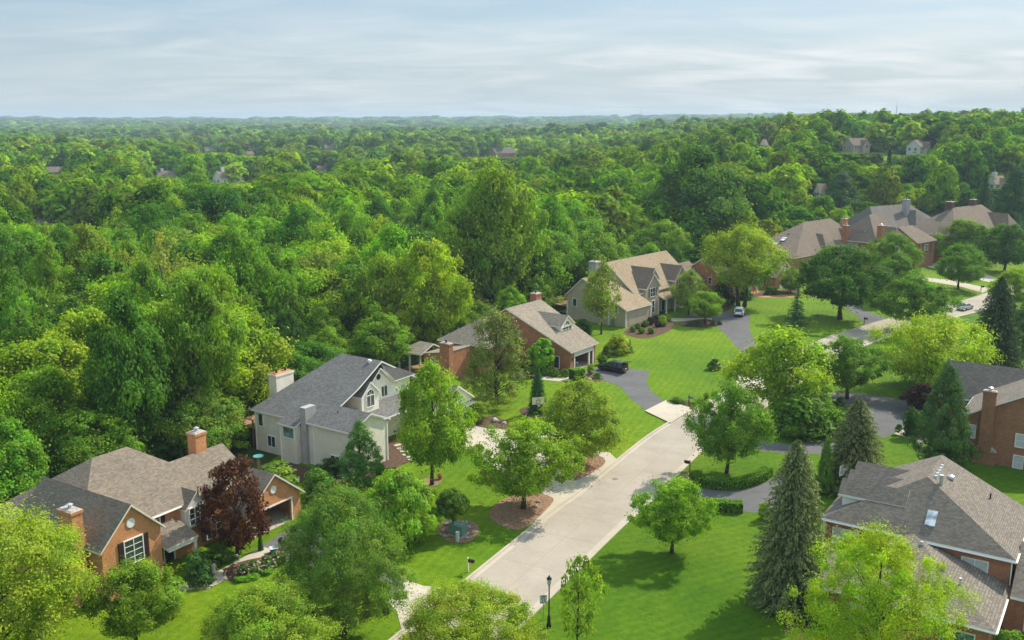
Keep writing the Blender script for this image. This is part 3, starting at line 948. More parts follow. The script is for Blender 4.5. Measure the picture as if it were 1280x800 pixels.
for y in (17.2, 20.6, 28.0):
    D.post(13.0, y, 0, 3.2)
D.win('+v', 13.1, 5.0, 1.8, 1.7, 12.02, shut='gshutter', cols=2, rows=2)
D.win('+v', 13.4, 2.0, 0.9, 2.4, 12.02, cols=1, rows=2)
D.win('+v', 25.0, 5.4, 1.9, 1.7, 11.62, shut='gshutter', cols=3, rows=2)
D.win('+v', 24.6, 1.7, 2.6, 1.7, 11.62, shut='gshutter', cols=4, rows=2)
D.door('front_door', '+v', 19.0, 1.2, 2.2, 11.02, 'shutter', (2, 3), 0.2)
D.door('garage_door', '+v', 35.5, 4.8, 2.3, 9.62, 'white', (6, 4))
for a in (1.9, 5.0):
    D.win('-u', a, 3.6, 0.9, 1.5, -0.02, cols=1, rows=1)
D.win('-u', 8.0, 3.1, 2.2, 1.3, -0.02, cols=2, rows=1)
D.win('-u', 11.9, 3.3, 0.8, 1.2, -0.02, cols=1, rows=1)
D.chimney(-0.9, 0.9, 8.5, 10.3, -0.4, 10.7, 'greysid', 'dark')
for (x, y) in ((0, 0), (14.2, 0), (14.2, 9.0), (10.2, 0.0), (12.0, 10.6), (12.0, 15.6)):
    D.part('corner_board', MB().box(x - 0.1, x + 0.1, y - 0.1, y + 0.1, -0.4, 3.4), M['white'])
D.part('wall_panel', MB().box(14.2, 14.24, 1.0, 7.8, 0.2, 3.0), M['tan'])
D.part('skylight', MB().box(-0.5, 0.4, -0.5, 0.5, 0, 0.15), M['skylight'], (1.2, 14, 9.05))
D.part('utility_box', MB().box(11.0, 11.6, -0.4, -0.02, 0.3, 1.5), M['util'])
D.done()

# ---- E: brick house with white entrance behind the big willow-like tree
E_ = House('brick_house', 'brick colonial house with white entrance portico behind a tall pale tree', G(899, 374, 0), 45, 'sh_warm', 'white')
E_.gable('brick_red', -9.5, 0, 0, 20, -0.5, 5.4, 8.7, 'y')
E_.gable('brick_red', -7.5, 2.5, 20.0, 28.0, -0.3, 3.2, 6.2, 'x', roofm='sh_grey', ext=(0, None))
E_.gable('brick_red', -7.0, 0.6, 9.6, 13.2, 0, 4.4, 5.2, 'x', roofm='sh_warm', ext=(0, 0.1))
E_.door('front_door', '+v', 11.4, 1.3, 2.3, 0.62, 'white', (2, 3), 0.3)
E_.post(1.9, 10.0, 0.2, 3.2, 0.2)
E_.post(1.9, 12.8, 0.2, 3.2, 0.2)
E_.part('portico_roof', MB().box(0.62, 2.3, 9.5, 13.3, 3.2, 3.6), M['white'])
E_.part('doorstep', MB().box(0.62, 2.6, 9.3, 13.5, 0, 0.22), M['terracotta'])
for y in (2.5, 6.0, 15.4, 18.2):
    for z in (1.7, 4.2):
        E_.win('+v', y, z, 1.1, 1.6, 0.02, shut='shutter', cols=2, rows=3)
for x in (-7.3, -2.6):
    E_.win('-u', x, 3.9, 0.9, 1.5, -0.02, cols=1, rows=2)
E_.win('-u', -2.6, 1.3, 0.9, 1.3, -0.02, cols=1, rows=2)
E_.door('garage_door', '+v', 24.5, 4.6, 2.2, 2.52, 'white', (6, 4))
E_.part('gable_vent', MB().box(2.5, 2.56, 23.6, 24.4, 3.9, 5.0), M['white'])
E_.chimney(-5.6, -4.3, 19.6, 21.0, 4, 10.3, 'brick_red')
E_.done()

# ---- F: long brown roofed house
F_ = House('brick_house', 'long brick house with brown hipped roof, two skylights and front gable', G(992, 352, 0), 47, 'sh_umber', z=2.0)
F_.gable('brick_red', -15, 0, 0, 38, -3.5, 4.2, 11.0, 'y', hip=(16, 8))
F_.gable('brick_red', -12, 2.5, 26, 33, -3.5, 4.6, 8.6, 'x', ext=(0, None))
F_.gable('brick_red', -12, 1.6, 13, 21, -3.5, 3.8, 8.2, 'x', hip=(0, 4))
for y in (3.6, 6.6):
    F_.part('skylight', MB().box(-0.6, 0.6, -0.9, 0.9, 0, 0.12), M['skylight'], (-9.2 + y * 0.25, y, 4.7 + y * 0.415)).rotation_euler = (R(23), 0, 0)
F_.chimney(-6.2, -4.9, 33.4, 34.8, 4, 11.0, 'brick_orange', 'dark')
F_.win('+v', 29.5, 5.8, 1.2, 1.4, 2.52, cols=2, rows=2)
F_.win('+v', 8, 2.2, 1.8, 1.6, 0.02, cols=3, rows=2)
F_.part('roof_vent', MB().box(-0.25, 0.25, -0.25, 0.25, 0, 0.35), M['copper'], (-8, 10, 8.5))
F_.done()

# ---- G: half-timbered house
G_ = House('half_timbered_house', 'brown roofed house with half-timbered gable and tall brick chimney', G(1092, 342, 0), 50, 'sh_umber', z=3.8)
G_.gable('brick_red', -13, 0, 0, 16, -4.5, 4.4, 10.6, 'y', hip=(7, 6))
G_.gable('cream', -9, 2.2, 5, 11, -4.5, 4.3, 7.7, 'x', hip=(0, 1.2))
G_.gable('brick_brown', -8, 3.0, 16, 26, -4.5, 3.4, 7.0, 'y', hip=(0, 3))
tb = MB()
for k in range(5):
    tb.box(2.2, 2.27, 5.1 + k * 1.4, 5.3 + k * 1.4, 2.6, 4.4)
tb.box(2.2, 2.28, 5, 11, 2.5, 2.68)
for k in range(4):
    tb.box(3.0, 3.06, 17 + k * 2.2, 17.25 + k * 2.2, 0.2, 3.2)
G_.part('timber_framing', tb, M['shutter'])
G_.chimney(-1.2, 0.2, 2.2, 3.6, -3, 8.6, 'brick_red', 'steel')
G_.chimney(-9.5, -8.1, -0.9, 0.3, 0, 8.2, 'brick_red', 'dark')
G_.win('+v', 8, 3.4, 1.2, 1.4, 2.22, cols=2, rows=2)
G_.win('+v', 21, 1.7, 1.6, 1.5, 3.02, cols=3, rows=2)
G_.done()

# ---- H: blue-grey roofed house behind
H_ = House('slate_roofed_house', 'pale house with blue-grey roof and tall pale chimney, beyond the half-timbered house', G(1092, 322, 0), 58, 'sh_slate', 'white', z=4.0)
H_.gable('greysid', -13, 0, 0, 30, -4.5, 4.6, 10.0, 'y', hip=(5, 7))
H_.gable('greysid', -10, 2.5, 15, 24, -4.5, 4.4, 8.6, 'x', hip=(0, 3.5))
H_.chimney(-4.2, -2.6, 17, 18.6, 3, 12.0, 'greysid', 'dark')
H_.win('+v', 19.5, 2.6, 2.0, 1.6, 2.52, cols=3, rows=2)
H_.win('+v', 7, 2.6, 1.8, 1.6, 0.02, cols=3, rows=2)
H_.done()

# ---- I: large brown house at the right
I_ = House('brick_house', 'large brown-roofed brick house with two massive chimneys beside dark pines', G(1190, 330, 0), 52, 'sh_umber', z=3.4)
I_.gable('brick_brown', -15, 0, 0, 34, -4.5, 4.6, 11.0, 'y', hip=(12, 5))
I_.gable('brick_brown', -10, 3.5, 24, 32, -4.5, 4.5, 9.0, 'x', hip=(0, 2.5), roofm='sh_dark')
I_.gable('brick_brown', -10, 3.0, 8, 15, -4.5, 4.2, 7.4, 'x', hip=(0, 2.5))
I_.chimney(-9.4, -7.4, 11, 13, 4, 12.8, 'brick_dark', 'dark')
I_.chimney(-9.0, -7.4, 24, 25.8, 4, 12.8, 'brick_dark', 'dark')
I_.win('+v', 11.5, 2.4, 1.8, 1.6, 3.02, cols=3, rows=2)
I_.win('+v', 28, 2.8, 1.8, 1.8, 3.52, cols=3, rows=2)
I_.done()

# ---- R: big brown roofed brick house at lower right
Rr = House('brick_house', 'brown brick house with big warm-grey hipped roof, skylight and roof vents', G(1029, 645, 5.4), 33.5, 'sh_warm', 'white')
Rr.gable('brick_red', 0.2, 15.0, 0.2, 11.2, -0.5, 5.3, 8.95, 'y', hip=(4.6, 0), r=7.5)
rf = Rr
# lower front wing, hipped against the wall
ap = (7.5, 0.15, 5.35)
rf.rf([(1.0, -8.5, 2.75), (15.2, -8.5, 2.75), ap])
rf.rf([(1.0, -8.5, 2.75), ap, (1.0, 0.19, 2.75)])
rf.rf([(15.2, -8.5, 2.75), (15.2, 0.19, 2.75), ap])
Rr.wall('brick_red', 1.5, 14.7, -8.0, 0.19, -0.5, 2.7)
# right hand wing
rf.rf([(15.4, -2.2, 2.9), (21.5, -2.2, 2.9), (18.3, 3.0, 5.6), (15.4, 3.0, 5.6)])
rf.rf([(15.4, 8.2, 2.9), (21.5, 8.2, 2.9), (18.3, 3.0, 5.6), (15.4, 3.0, 5.6)])
rf.rf([(21.5, -2.2, 2.9), (21.5, 8.2, 2.9), (18.3, 3.0, 5.6)])
Rr.wall('brick_red', 15.05, 21.0, -1.8, 7.8, -0.5, 2.85)
# three dormers on the left slope
for y in (3.3, 5.9, 8.5):
    Rr.gable('white', 1.0, 6.4, y - 1.1, y + 1.1, 5.3, 7.0, 7.9, 'x', ov=0.22, ext=(0.35, 0), roofm='sh_warm')
Rr.win('-u', 12.4, 3.6, 1.9, 1.7, 0.18, pane='blind', cols=2, rows=2)
Rr.win('-u', 2.0, 3.7, 2.1, 1.6, 0.18, pane='blind', cols=2, rows=2)
Rr.win('-u', 12.6, 1.2, 2.3, 1.6, -8.02, pane='greenpane', cols=1, rows=1)
Rr.win('-u', 17.2, 1.2, 1.2, 1.6, -1.82, pane='blind', cols=1, rows=2)
Rr.win('-u', 5.0, 1.2, 1.6, 1.5, -8.02, pane='blind', cols=2, rows=2)
Rr.part('skylight', MB().box(-0.4, 0.4, -0.75, 0.75, 0, 0.14), M['skylight'], (8.6, 1.55, 6.64)).rotation_euler = (R(38), 0, 0)


def rz(x, y):
    return 8.95 - 0.2 + 0.2 - (x - 7.5) * (8.95 - 5.3) / 7.5 + 0.2


for y in (5.6, 6.4, 7.2, 8.0, 8.8):
    Rr.part('roof_vent', MB().frustum((-0.17, 0.17, -0.17, 0.17), (-0.1, 0.14, -0.12, 0.12), -0.05, 0.22), M['steel'], (8.0, y, rz(8.0, y)))
Rr.part('turbine_vent', MB().lathe([(0.2, -0.1), (0.34, 0.1), (0.3, 0.3), (0.06, 0.42)], 14), M['steel'], (9.0, 7.4, rz(9.0, 7)))
Rr.part('vent_pipe', MB().lathe([(0.16, -0.2), (0.16, 0.75), (0.2, 0.76), (0.2, 0.9)], 12), M['steel'], (8.6, 4.9, rz(8.6, 5)))
Rr.part('vent_pipe', MB().lathe([(0.07, -0.1), (0.07, 0.5)], 10), M['dark'], (12.2, 8.6, rz(12.2, 8)))
Rr.part('vent_pipe', MB().lathe([(0.1, -0.1), (0.1, 0.6), (0.13, 0.62), (0.13, 0.7)], 10), M['steel'], (12.0, -4.4, 3.95))
Rr.part('roof_vent', MB().frustum((-0.2, 0.2, -0.2, 0.2), (-0.1, 0.14, -0.12, 0.12), -0.05, 0.22), M['steel'], (8.4, -0.9, 5.25))
Rr.gutter((-0.25, -0.24, 5.12), (15.4, -0.24, 5.12))
Rr.gutter((15.45, -0.2, 5.12), (15.45, 11.4, 5.12))
Rr.gutter((0.95, -8.55, 2.82), (15.3, -8.55, 2.82))
Rr.gutter((15.28, -8.5, 2.82), (15.28, -2.3, 2.82))
for (x, y, a, b) in ((0.12, 0.1, 0, 5.1), (15.1, 0.1, 0, 5.1), (1.42, -8.1, 0, 2.7)):
    Rr.downpipe(x, y, a, b)
Rr.done()

# ---- S: brick house at right edge
Sx = House('brick_house', 'dark brown brick house with tall outside chimney at the right edge', G(1205, 519, 5.4), 34, 'sh_warm', 'white')
Sx.gable('brick_brown', 0, 14, 0, 10, -2.5, 5.4, 9.2, 'y')
Sx.gable('brick_brown', -4.2, 12, 10, 17, -1.0, 5.0, 8.6, 'x')
Sx.chimney(1.9, 3.3, -0.7, 0.0, -2.5, 8.9, 'brick_brown', 'steel')
Sx.w('brick_brown').box(1.4, 3.9, -0.69, -0.01, -2.5, 1.6)
Sx.part('chimney_shoulder', MB().frustum((1.4, 1.9, -0.7, 0), (1.88, 1.9, -0.7, 0), 1.6, 2.1).frustum((3.3, 3.9, -0.7, 0), (3.3, 3.32, -0.7, 0), 1.6, 2.1), M['stone'])
for (x, z) in ((0.9, 3.6), (6.2, 3.4), (6.2, 0.8)):
    Sx.win('-u', x, z, 0.95, 1.5, -0.02, pane='blind', cols=1, rows=2)
Sx.gutter((-0.45, 0, 5.2), (-0.45, 9.8, 5.2))
Sx.done()

# ------------------------------------------------------------------ small far houses
FAR = []   # (x0,x1,ytop,ybottom,depth) image windows kept open


def ray_hit(px, py, hb):
    a, b = px - 640, -(py - 400)
    d = np.array([a, F_PX * CP + b * SP, b * CP - F_PX * SP])
    d /= d[1]
    for y in np.arange(230, 4000, 4.0):
        if CAM_H + d[2] * y < float(T(d[0] * y, y)) + hb:
            return d[0] * y, y
    return d[0] * 1500, 1500.0


def far_house(px, py, wpx, heading, roofm, wallm, label, depth=0.7, hb=2.5, chim=None, name='house', dist=None, gab=True):
    x, y = ray_hit(px, py, hb) if dist is None else ((px - 640) / (F_PX * CP - (py - 400) * SP) * dist, dist)
    z = float(T(x, y))
    W = wpx * y / 1226.0
    h = House(name, label, (x, y), heading, roofm, 'trim', None, z)
    L = W * 0.62
    k = max(0.8, min(1.4, W / 16))
    h.gable(wallm, -L * 0.4, L * 0.4, -L * 0.7, L * 0.7, -1.5, 4.6 * k, 8.2 * k, 'y')
    if gab:
        h.gable(wallm, 0, L * 0.62, -L * 0.1, L * 0.45, -1.5, 4.2 * k, 7.2 * k, 'x', ext=(0, None))
        h.win('+v', L * 0.17, 3.6 * k, 1.6, 1.6, L * 0.62 + 0.02, cols=2, rows=2)
    for yy in (-L * 0.5, -L * 0.3):
        h.win('+v', yy, 3.0 * k, 1.1, 1.6, L * 0.4 + 0.02, cols=2, rows=2)
    for xx in (-L * 0.22, L * 0.12):
        h.win('-u', xx, 3.0 * k, 1.1, 1.6, -L * 0.7 - 0.02, cols=2, rows=2)
    if chim:
        h.chimney(-0.8, 0.8, -L * 0.35 - 0.8, -L * 0.35 + 0.8, 2, 10.2 * k, chim, 'dark')
    h.done()
    top = P(x, y, z + 8.5 * k)[1]
    FAR.append((px - wpx * 0.62, px + wpx * 0.62, top, py, y))
    return h


far_house(1070, 190, 34, 62, 'sh_umber', 'tan', 'brown-roofed house on the far hill, left of the cream one', hb=0.5)
far_house(1146, 192, 34, 40, 'sh_umber', 'beige', 'cream gabled house with brown roof on the far hill beside a lawn', hb=0.5)
far_house(1245, 233, 26, 60, 'sh_tan', 'cream', 'tan-roofed house with a broad white chimney among dark trees', chim='white')
far_house(286, 228, 38, 40, 'sh_brown', 'cream', 'cream house with brown roof and white chimney deep in the wood', chim='white')
far_house(209, 222, 26, 60, 'sh_brown', 'tan', 'brown roof with pale chimney showing among trees, left of the cream house', chim='white')
far_house(401, 214, 15, 30, 'sh_dark', 'brick_orange', 'small orange brick gable rising from distant treetops', gab=False)
far_house(412, 187, 16, 55, 'sh_dark', 'brick_red', 'low dark brown roof far off above the orange gable', gab=False)
far_house(628, 196, 32, 62, 'sh_slate', 'brick_red', 'distant red brick house with grey roof above the wood', chim='brick_red', gab=False)
far_house(67, 217, 18, 50, 'sh_brown', 'brick_red', 'brown roof half sunk in treetops near the left edge', gab=False)
far_house(312, 194, 11, 40, 'sh_dark', 'brick_orange', 'tiny orange-brown house front in the distant trees', gab=False)
far_house(263, 190, 16, 60, 'sh_tan', 'brick_red', 'small pinkish roof in the distance above the white-chimneyed roof', gab=False)
far_house(955, 183, 12, 40, 'sh_taupe', 'cream', 'small pale house among trees on the crest of the hill', gab=False)
far_house(1026, 243, 16, 60, 'sh_tan', 'cream', 'pale low house glimpsed below the hill behind dark trees', gab=False)
far_house(63, 281, 44, 62, 'sh_slate', 'greysid', 'grey roof just breaking the treetops near the left edge', gab=False, hb=5)
far_house(586, 196, 10, 40, 'sh_tan', 'brick_orange', 'tiny tan house beside dark conifers on the skyline', gab=False)
hp = [ray_hit(x, y, 0.2) for x, y in ((1088, 199), (1118, 195), (1122, 204), (1085, 210))]
lm = MB()
lm.face([(x, y, float(T(x, y)) + 0.5) for x, y in hp])
tag(lm.build('hill_lawn', M['lawn']), kind='structure')
FAR.append((1085, 1122, 195, 206, 480))

# ------------------------------------------------------------------ foliage templates (numpy)
def np_mesh(name, v, nper, mats, tint=None, col=None):
    n = len(v) // nper
    me = bpy.data.meshes.new(name)
    me.vertices.add(len(v))
    me.vertices.foreach_set('co', np.ascontiguousarray(v, np.float32).ravel())
    me.loops.add(len(v))
    me.loops.foreach_set('vertex_index', np.arange(len(v), dtype=np.int32))
    me.polygons.add(n)
    me.polygons.foreach_set('loop_start', np.arange(0, len(v), nper, dtype=np.int32))
    for a, d in (('tint', tint), ('col', col)):
        if d is not None:
            at = me.attributes.new(a, 'FLOAT_VECTOR', 'FACE')
            at.data.foreach_set('vector', np.ascontiguousarray(d, np.float32).ravel())
    me.materials.append(mats)
    me.update(calc_edges=True)
    return me


def unit(a):
    return a / np.maximum(np.linalg.norm(a, axis=1)[:, None], 1e-9)


def cards(pos, nrm, L, W, g, axis=None, nper=4):
    """leaf-shaped quads (or triangles) at pos with normal nrm; L, W arrays"""
    n = len(pos)
    a = g.normal(size=(n, 3)) if axis is None else axis + 0.25 * g.normal(size=(n, 3))
    nrm = unit(nrm)
    t = unit(a - nrm * np.sum(a * nrm, 1)[:, None])
    b = np.cross(nrm, t)
    L, W = L[:, None] / 2, W[:, None] / 2
    if nper == 3:
        v = np.stack([pos - t * L - b * W, pos - t * L + b * W, pos + t * L * 1.2], 1)
    else:
        v = np.stack([pos - t * L, pos - b * W - t * L * 0.15 + nrm * W * 0.25, pos + t * L, pos + b * W - t * L * 0.15 + nrm * W * 0.25], 1)
    return v.reshape(-1, 3)


PROF = dict(
    round=lambda g: np.sin(np.pi * np.clip(g, 0, 1) ** 0.8) ** 0.6,
    tall=lambda g: np.sin(np.pi * np.clip(g, 0, 1) ** 0.7) ** 0.7,
    wide=lambda g: np.sin(np.pi * np.clip(g, 0, 1) ** 1.15) ** 0.5,
    cone=lambda g: np.clip(1 - g, 0, 1) ** 0.75 * np.minimum(1, g * 7 + 0.35),
    cone2=lambda g: np.clip(1 - g, 0, 1) ** 0.5 * np.minimum(1, g * 5 + 0.55),
    ball=lambda g: np.sqrt(np.clip(1 - (2 * g - 1) ** 2, 0, 1)),
    dome=lambda g: np.sqrt(np.clip(1 - g ** 2, 0, 1)),
)


def crown_points(g, prof, h0, ncl, rc, lobes=0.22):
    gg = g.random(ncl * 3)
    keep = g.random(ncl * 3) < 0.25 + 0.75 * PROF[prof](gg)
    gg = gg[keep][:ncl]
    n = len(gg)
    th = g.random(n) * 2 * np.pi
    ph = g.random(4) * 6.28
    lob = 1 + lobes * (np.sin(2 * th + ph[0] + 3 * gg) + 0.7 * np.sin(3 * th + ph[1] - 5 * gg) + 0.5 * np.sin(5 * th + ph[2] + 9 * gg)) / 2
    rr = (0.5 - rc * 0.75) * PROF[prof](gg) * lob * np.where(g.random(n) < 0.22, g.random(n) * 0.8, 0.62 + 0.45 * g.random(n) ** 0.6)
    z = h0 + rc * 0.5 + gg * (1 - h0 - rc * 0.9)
    return np.stack([rr * np.cos(th), rr * np.sin(th), z], 1)


def crown_mesh(name, prof, h0, ncl, per, rc, leaf, seed, mat='leaf', squash=0.8, weep=False, nper=4, up=0.4, lobes=0.22, wl=0.62, tv=0.16, jit=0.38, fuzz=0.0):
    g = np.random.default_rng(seed)
    c = crown_points(g, prof, h0, ncl, rc, lobes)
    k = np.repeat(np.arange(len(c)), per)
    n = len(k)
    d = g.normal(size=(n, 3))
    d[:, 2] += 0.35
    d = unit(d)
    crc = rc * (0.6 + 0.85 * g.random(len(c)) ** 1.3)[k][:, None]
    pos = c[k] + d * crc * (0.45 + 0.6 * np.sqrt(g.random(n)))[:, None] * np.array([1, 1, squash])
    pos += g.normal(size=(n, 3)) * crc * 0.6 * (g.random((n, 1)) < fuzz)
    out = c[k] - np.array([0, 0, 0.45])
    out[:, 2] *= 0.6
    axis = None
    if weep:
        pos[:, 2] -= g.random(n) ** 2 * 0.10
        axis = np.tile([0, 0, -1.0], (n, 1))
    nrm = d * 0.85 + unit(out) * 0.3 + np.array([0, 0, up]) + jit * g.normal(size=(n, 3))
    L = leaf * (0.65 + 0.7 * g.random(n))
    v = cards(pos, nrm, L, L * wl, g, axis, nper)
    ct = 1 + tv * g.normal(size=(len(c), 1))
    hue = 1 + np.stack([0.09 * g.normal(size=len(c)), np.zeros(len(c)), 0.2 * g.normal(size=len(c))], 1)
    tint = np.clip((ct * hue)[k] * (1 + 0.15 * g.normal(size=(n, 1))), 0.35, 1.9)
    return np_mesh(name, v, nper, M[mat], tint), c


def trunk_mesh(name, c, h0, r0, mat, seed, limbs=9, multi=1):
    g = np.random.default_rng(seed)
    mb = MB()
    for q in range(multi):
        sx, sy = (0, 0) if multi == 1 else (0.05 * math.cos(q * 2.2), 0.05 * math.sin(q * 2.2))
        lean = g.normal(size=2) * (0.03 if multi == 1 else 0.12)
        zs = np.linspace(0, 0.82, 7)
        pts = [(sx + lean[0] * z + 0.012 * math.sin(z * 9 + q), sy + lean[1] * z + 0.012 * math.cos(z * 8), z) for z in zs]
        rad = [r0 * (1.35 if i == 0 else 1) * (1 - 0.82 * z / 0.82) + 0.002 for i, z in enumerate(zs)]
        mb.tube(pts, rad, 7)
        idx = g.permutation(len(c))[:limbs]
        for i in idx:
            e = Vector(c[i])
            z0 = max(h0 * 0.8, min(0.75, e.z * (0.55 + 0.2 * g.random())))
            b = Vector((sx + lean[0] * z0, sy + lean[1] * z0, z0))
            mid = b.lerp(e, 0.5) + Vector((0, 0, 0.03))
            rr = r0 * 0.42 * (1 - z0 * 0.6)
            mb.tube([b, mid, e], [rr, rr * 0.6, rr * 0.15], 5)
    return mb.mesh(name, M[mat], True)


def conifer_mesh(name, seed, levels=30, per=17, seg=9, droop=0.12, wob=0.12, leaf=0.05, gap=0.0, power=0.85):
    g = np.random.default_rng(seed)
    P_, N_, A_, T_ = [], [], [], []
    for i in range(levels):
        h = 0.04 + 0.95 * (i / (levels - 1)) ** 0.92
        ln = 0.5 * (1 - h) ** power + 0.012
        m = max(4, int(per * (0.35 + 0.65 * (1 - h))))
        for j in range(m):
            if g.random() < gap:
                continue
            th = 2 * math.pi * (j + g.random() * 0.8) / m + i * 1.1
            l = ln * (1 - wob + 2 * wob * g.random()) * (0.75 if g.random() < 0.15 else 1)
            ti = 1 + 0.14 * g.normal()
            ns = max(3, int(seg * l / 0.3))
            for s_ in range(ns):
                for rep in range(3):
                    t = (s_ + g.random()) / ns
                    z = h + 0.02 * (1 - t) - droop * l * t * t + 0.04 * l * t ** 3
                    wdt = 0.05 * (1 - 0.6 * t) * (g.random() - 0.5) * 2
                    P_.append((math.cos(th) * l * t - math.sin(th) * wdt, math.sin(th) * l * t + math.cos(th) * wdt, z - 0.012 * g.random()))
                    N_.append((math.cos(th) * 0.3 + 0.35 * g.normal(), math.sin(th) * 0.3 + 0.35 * g.normal(), 0.8))
                    A_.append((math.cos(th) + g.normal() * 0.4, math.sin(th) + g.normal() * 0.4, -0.35))
                    T_.append(ti * (0.85 + 0.5 * t * g.random()))
    n = len(P_)
    L = leaf * (0.7 + 0.6 * g.random(n))
    v = cards(np.array(P_), np.array(N_), L, L * 0.42, g, np.array(A_))
    return np_mesh(name, v, 4, M['needle'], np.repeat(np.array(T_)[:, None], 3, 1))


TPL = {}


def tpl(key, **kw):
    h0 = kw['h0']
    tr = kw.pop('trunk', dict(r0=0.022, mat='bark', limbs=9))
    me, c = crown_mesh('crown', **kw)
    TPL[key] = (me, trunk_mesh('trunk', c, h0, tr['r0'], tr['mat'], kw['seed'], tr['limbs'], tr.get('multi', 1)))


for i in range(4):
    tpl('round%d' % i, prof='round', h0=0.12, ncl=140, per=225, rc=0.085, leaf=0.028, seed=10 + i, fuzz=0.16, jit=0.5, lobes=0.38, tv=0.2)
for i in range(2):
    tpl('tall%d' % i, prof='tall', h0=0.14, ncl=145, per=220, rc=0.082, leaf=0.028, seed=20 + i, fuzz=0.16, lobes=0.45, jit=0.5, tv=0.2)
    tpl('wide%d' % i, prof='wide', h0=0.16, ncl=135, per=235, rc=0.088, leaf=0.028, seed=30 + i, fuzz=0.16, lobes=0.45, jit=0.5, tv=0.2)
    tpl('ragged%d' % i, prof='round', h0=0.12, ncl=80, per=75, rc=0.08, leaf=0.026, seed=40 + i, fuzz=0.16, lobes=0.45, tv=0.2, trunk=dict(r0=0.02, mat='pale_bark', limbs=26))
tpl('bare', prof='tall', h0=0.36, ncl=130, per=170, rc=0.072, leaf=0.028, seed=48, fuzz=0.16, lobes=0.45, jit=0.5, trunk=dict(r0=0.024, mat='pale_bark', limbs=24))
tpl('lawn0', prof='round', h0=0.2, ncl=190, per=215, rc=0.06, leaf=0.0225, jit=0.5, seed=50, fuzz=0.38, lobes=0.32, trunk=dict(r0=0.02, mat='bark', limbs=16))
tpl('lawn1', prof='tall', h0=0.2, ncl=190, per=215, rc=0.06, leaf=0.0225, jit=0.5, seed=51, fuzz=0.38, lobes=0.3, trunk=dict(r0=0.02, mat='bark', limbs=16))
tpl('lawn2', prof='wide', h0=0.2, ncl=190, per=215, rc=0.06, leaf=0.0225, jit=0.5, seed=52, fuzz=0.38, lobes=0.32, trunk=dict(r0=0.022, mat='bark', limbs=16))
tpl('olive', prof='round', h0=0.14, ncl=210, per=150, rc=0.07, leaf=0.024, seed=53, fuzz=0.38, lobes=0.2, trunk=dict(r0=0.02, mat='bark', limbs=26))
tpl('hero0', prof='round', h0=0.1, ncl=420, per=310, rc=0.05, leaf=0.0125, jit=0.5, seed=60, fuzz=0.38, lobes=0.32, trunk=dict(r0=0.02, mat='bark', limbs=30))
tpl('hero1', prof='wide', h0=0.1, ncl=420, per=310, rc=0.05, leaf=0.0125, jit=0.5, seed=61, fuzz=0.38, lobes=0.33, trunk=dict(r0=0.02, mat='bark', limbs=30))
tpl('hero2', prof='round', h0=0.12, ncl=320, per=230, rc=0.052, leaf=0.0155, jit=0.55, seed=62, fuzz=0.38, lobes=0.38, wl=0.42, trunk=dict(r0=0.018, mat='bark', limbs=40))
tpl('willow', prof='wide', h0=0.08, ncl=230, per=140, rc=0.075, leaf=0.032, seed=63, fuzz=0.38, wl=0.3, weep=True, lobes=0.3, trunk=dict(r0=0.022, mat='bark', limbs=24, multi=2))
tpl('highcrown', prof='round', h0=0.27, ncl=230, per=190, rc=0.07, leaf=0.026, seed=77, fuzz=0.38, wl=0.4, lobes=0.3, trunk=dict(r0=0.022, mat='bark', limbs=24, multi=2))
tpl('weeping', prof='round', h0=0.02, ncl=150, per=170, rc=0.08, leaf=0.05, seed=64, wl=0.3, weep=True, lobes=0.15, trunk=dict(r0=0.03, mat='bark', limbs=12))
tpl('multi', prof='round', h0=0.12, ncl=170, per=140, rc=0.075, leaf=0.03, seed=65, fuzz=0.38, lobes=0.3, trunk=dict(r0=0.018, mat='bark', limbs=8, multi=4))
tpl('sapling', prof='tall', h0=0.12, ncl=60, per=34, rc=0.1, leaf=0.05, seed=66, lobes=0.6, trunk=dict(r0=0.016, mat='bark', limbs=30))
tpl('purple', prof='round', h0=0.1, ncl=130, per=90, rc=0.075, leaf=0.032, seed=71, jit=0.6, lobes=0.5, tv=0.3, trunk=dict(r0=0.02, mat='bark', limbs=30))
tpl('thin', prof='tall', h0=0.25, ncl=80, per=70, rc=0.1, leaf=0.04, seed=67, fuzz=0.38, lobes=0.5, trunk=dict(r0=0.02, mat='bark', limbs=30))
tpl('lollipop', prof='ball', h0=0.35, ncl=110, per=120, rc=0.08, leaf=0.05, seed=68, lobes=0.08, trunk=dict(r0=0.03, mat='bark', limbs=10))
tpl('airy', prof='cone2', h0=0.04, ncl=170, per=95, rc=0.075, leaf=0.034, seed=69, mat='needle', lobes=0.3, wl=0.3, trunk=dict(r0=0.016, mat='bark', limbs=40))
tpl('pine', prof='cone', h0=0.04, ncl=210, per=120, rc=0.07, leaf=0.036, seed=70, mat='needle', lobes=0.25, wl=0.28, trunk=dict(r0=0.02, mat='bark', limbs=20))
ct = MB().tube([(0, 0, 0), (0.01, 0, 0.5), (0, 0, 0.97)], [0.03, 0.018, 0.003], 8).mesh('trunk', M['bark'], True)
TPL['spruce0'] = (conifer_mesh('crown', 80), ct)
TPL['spruce1'] = (conifer_mesh('crown', 81, levels=46, per=34, seg=12, leaf=0.036, droop=0.1, power=0.52, wob=0.18), ct)
TPL['fir'] = (conifer_mesh('crown', 82, levels=20, per=13, leaf=0.06, droop=0.05, wob=0.2, gap=0.1), ct)

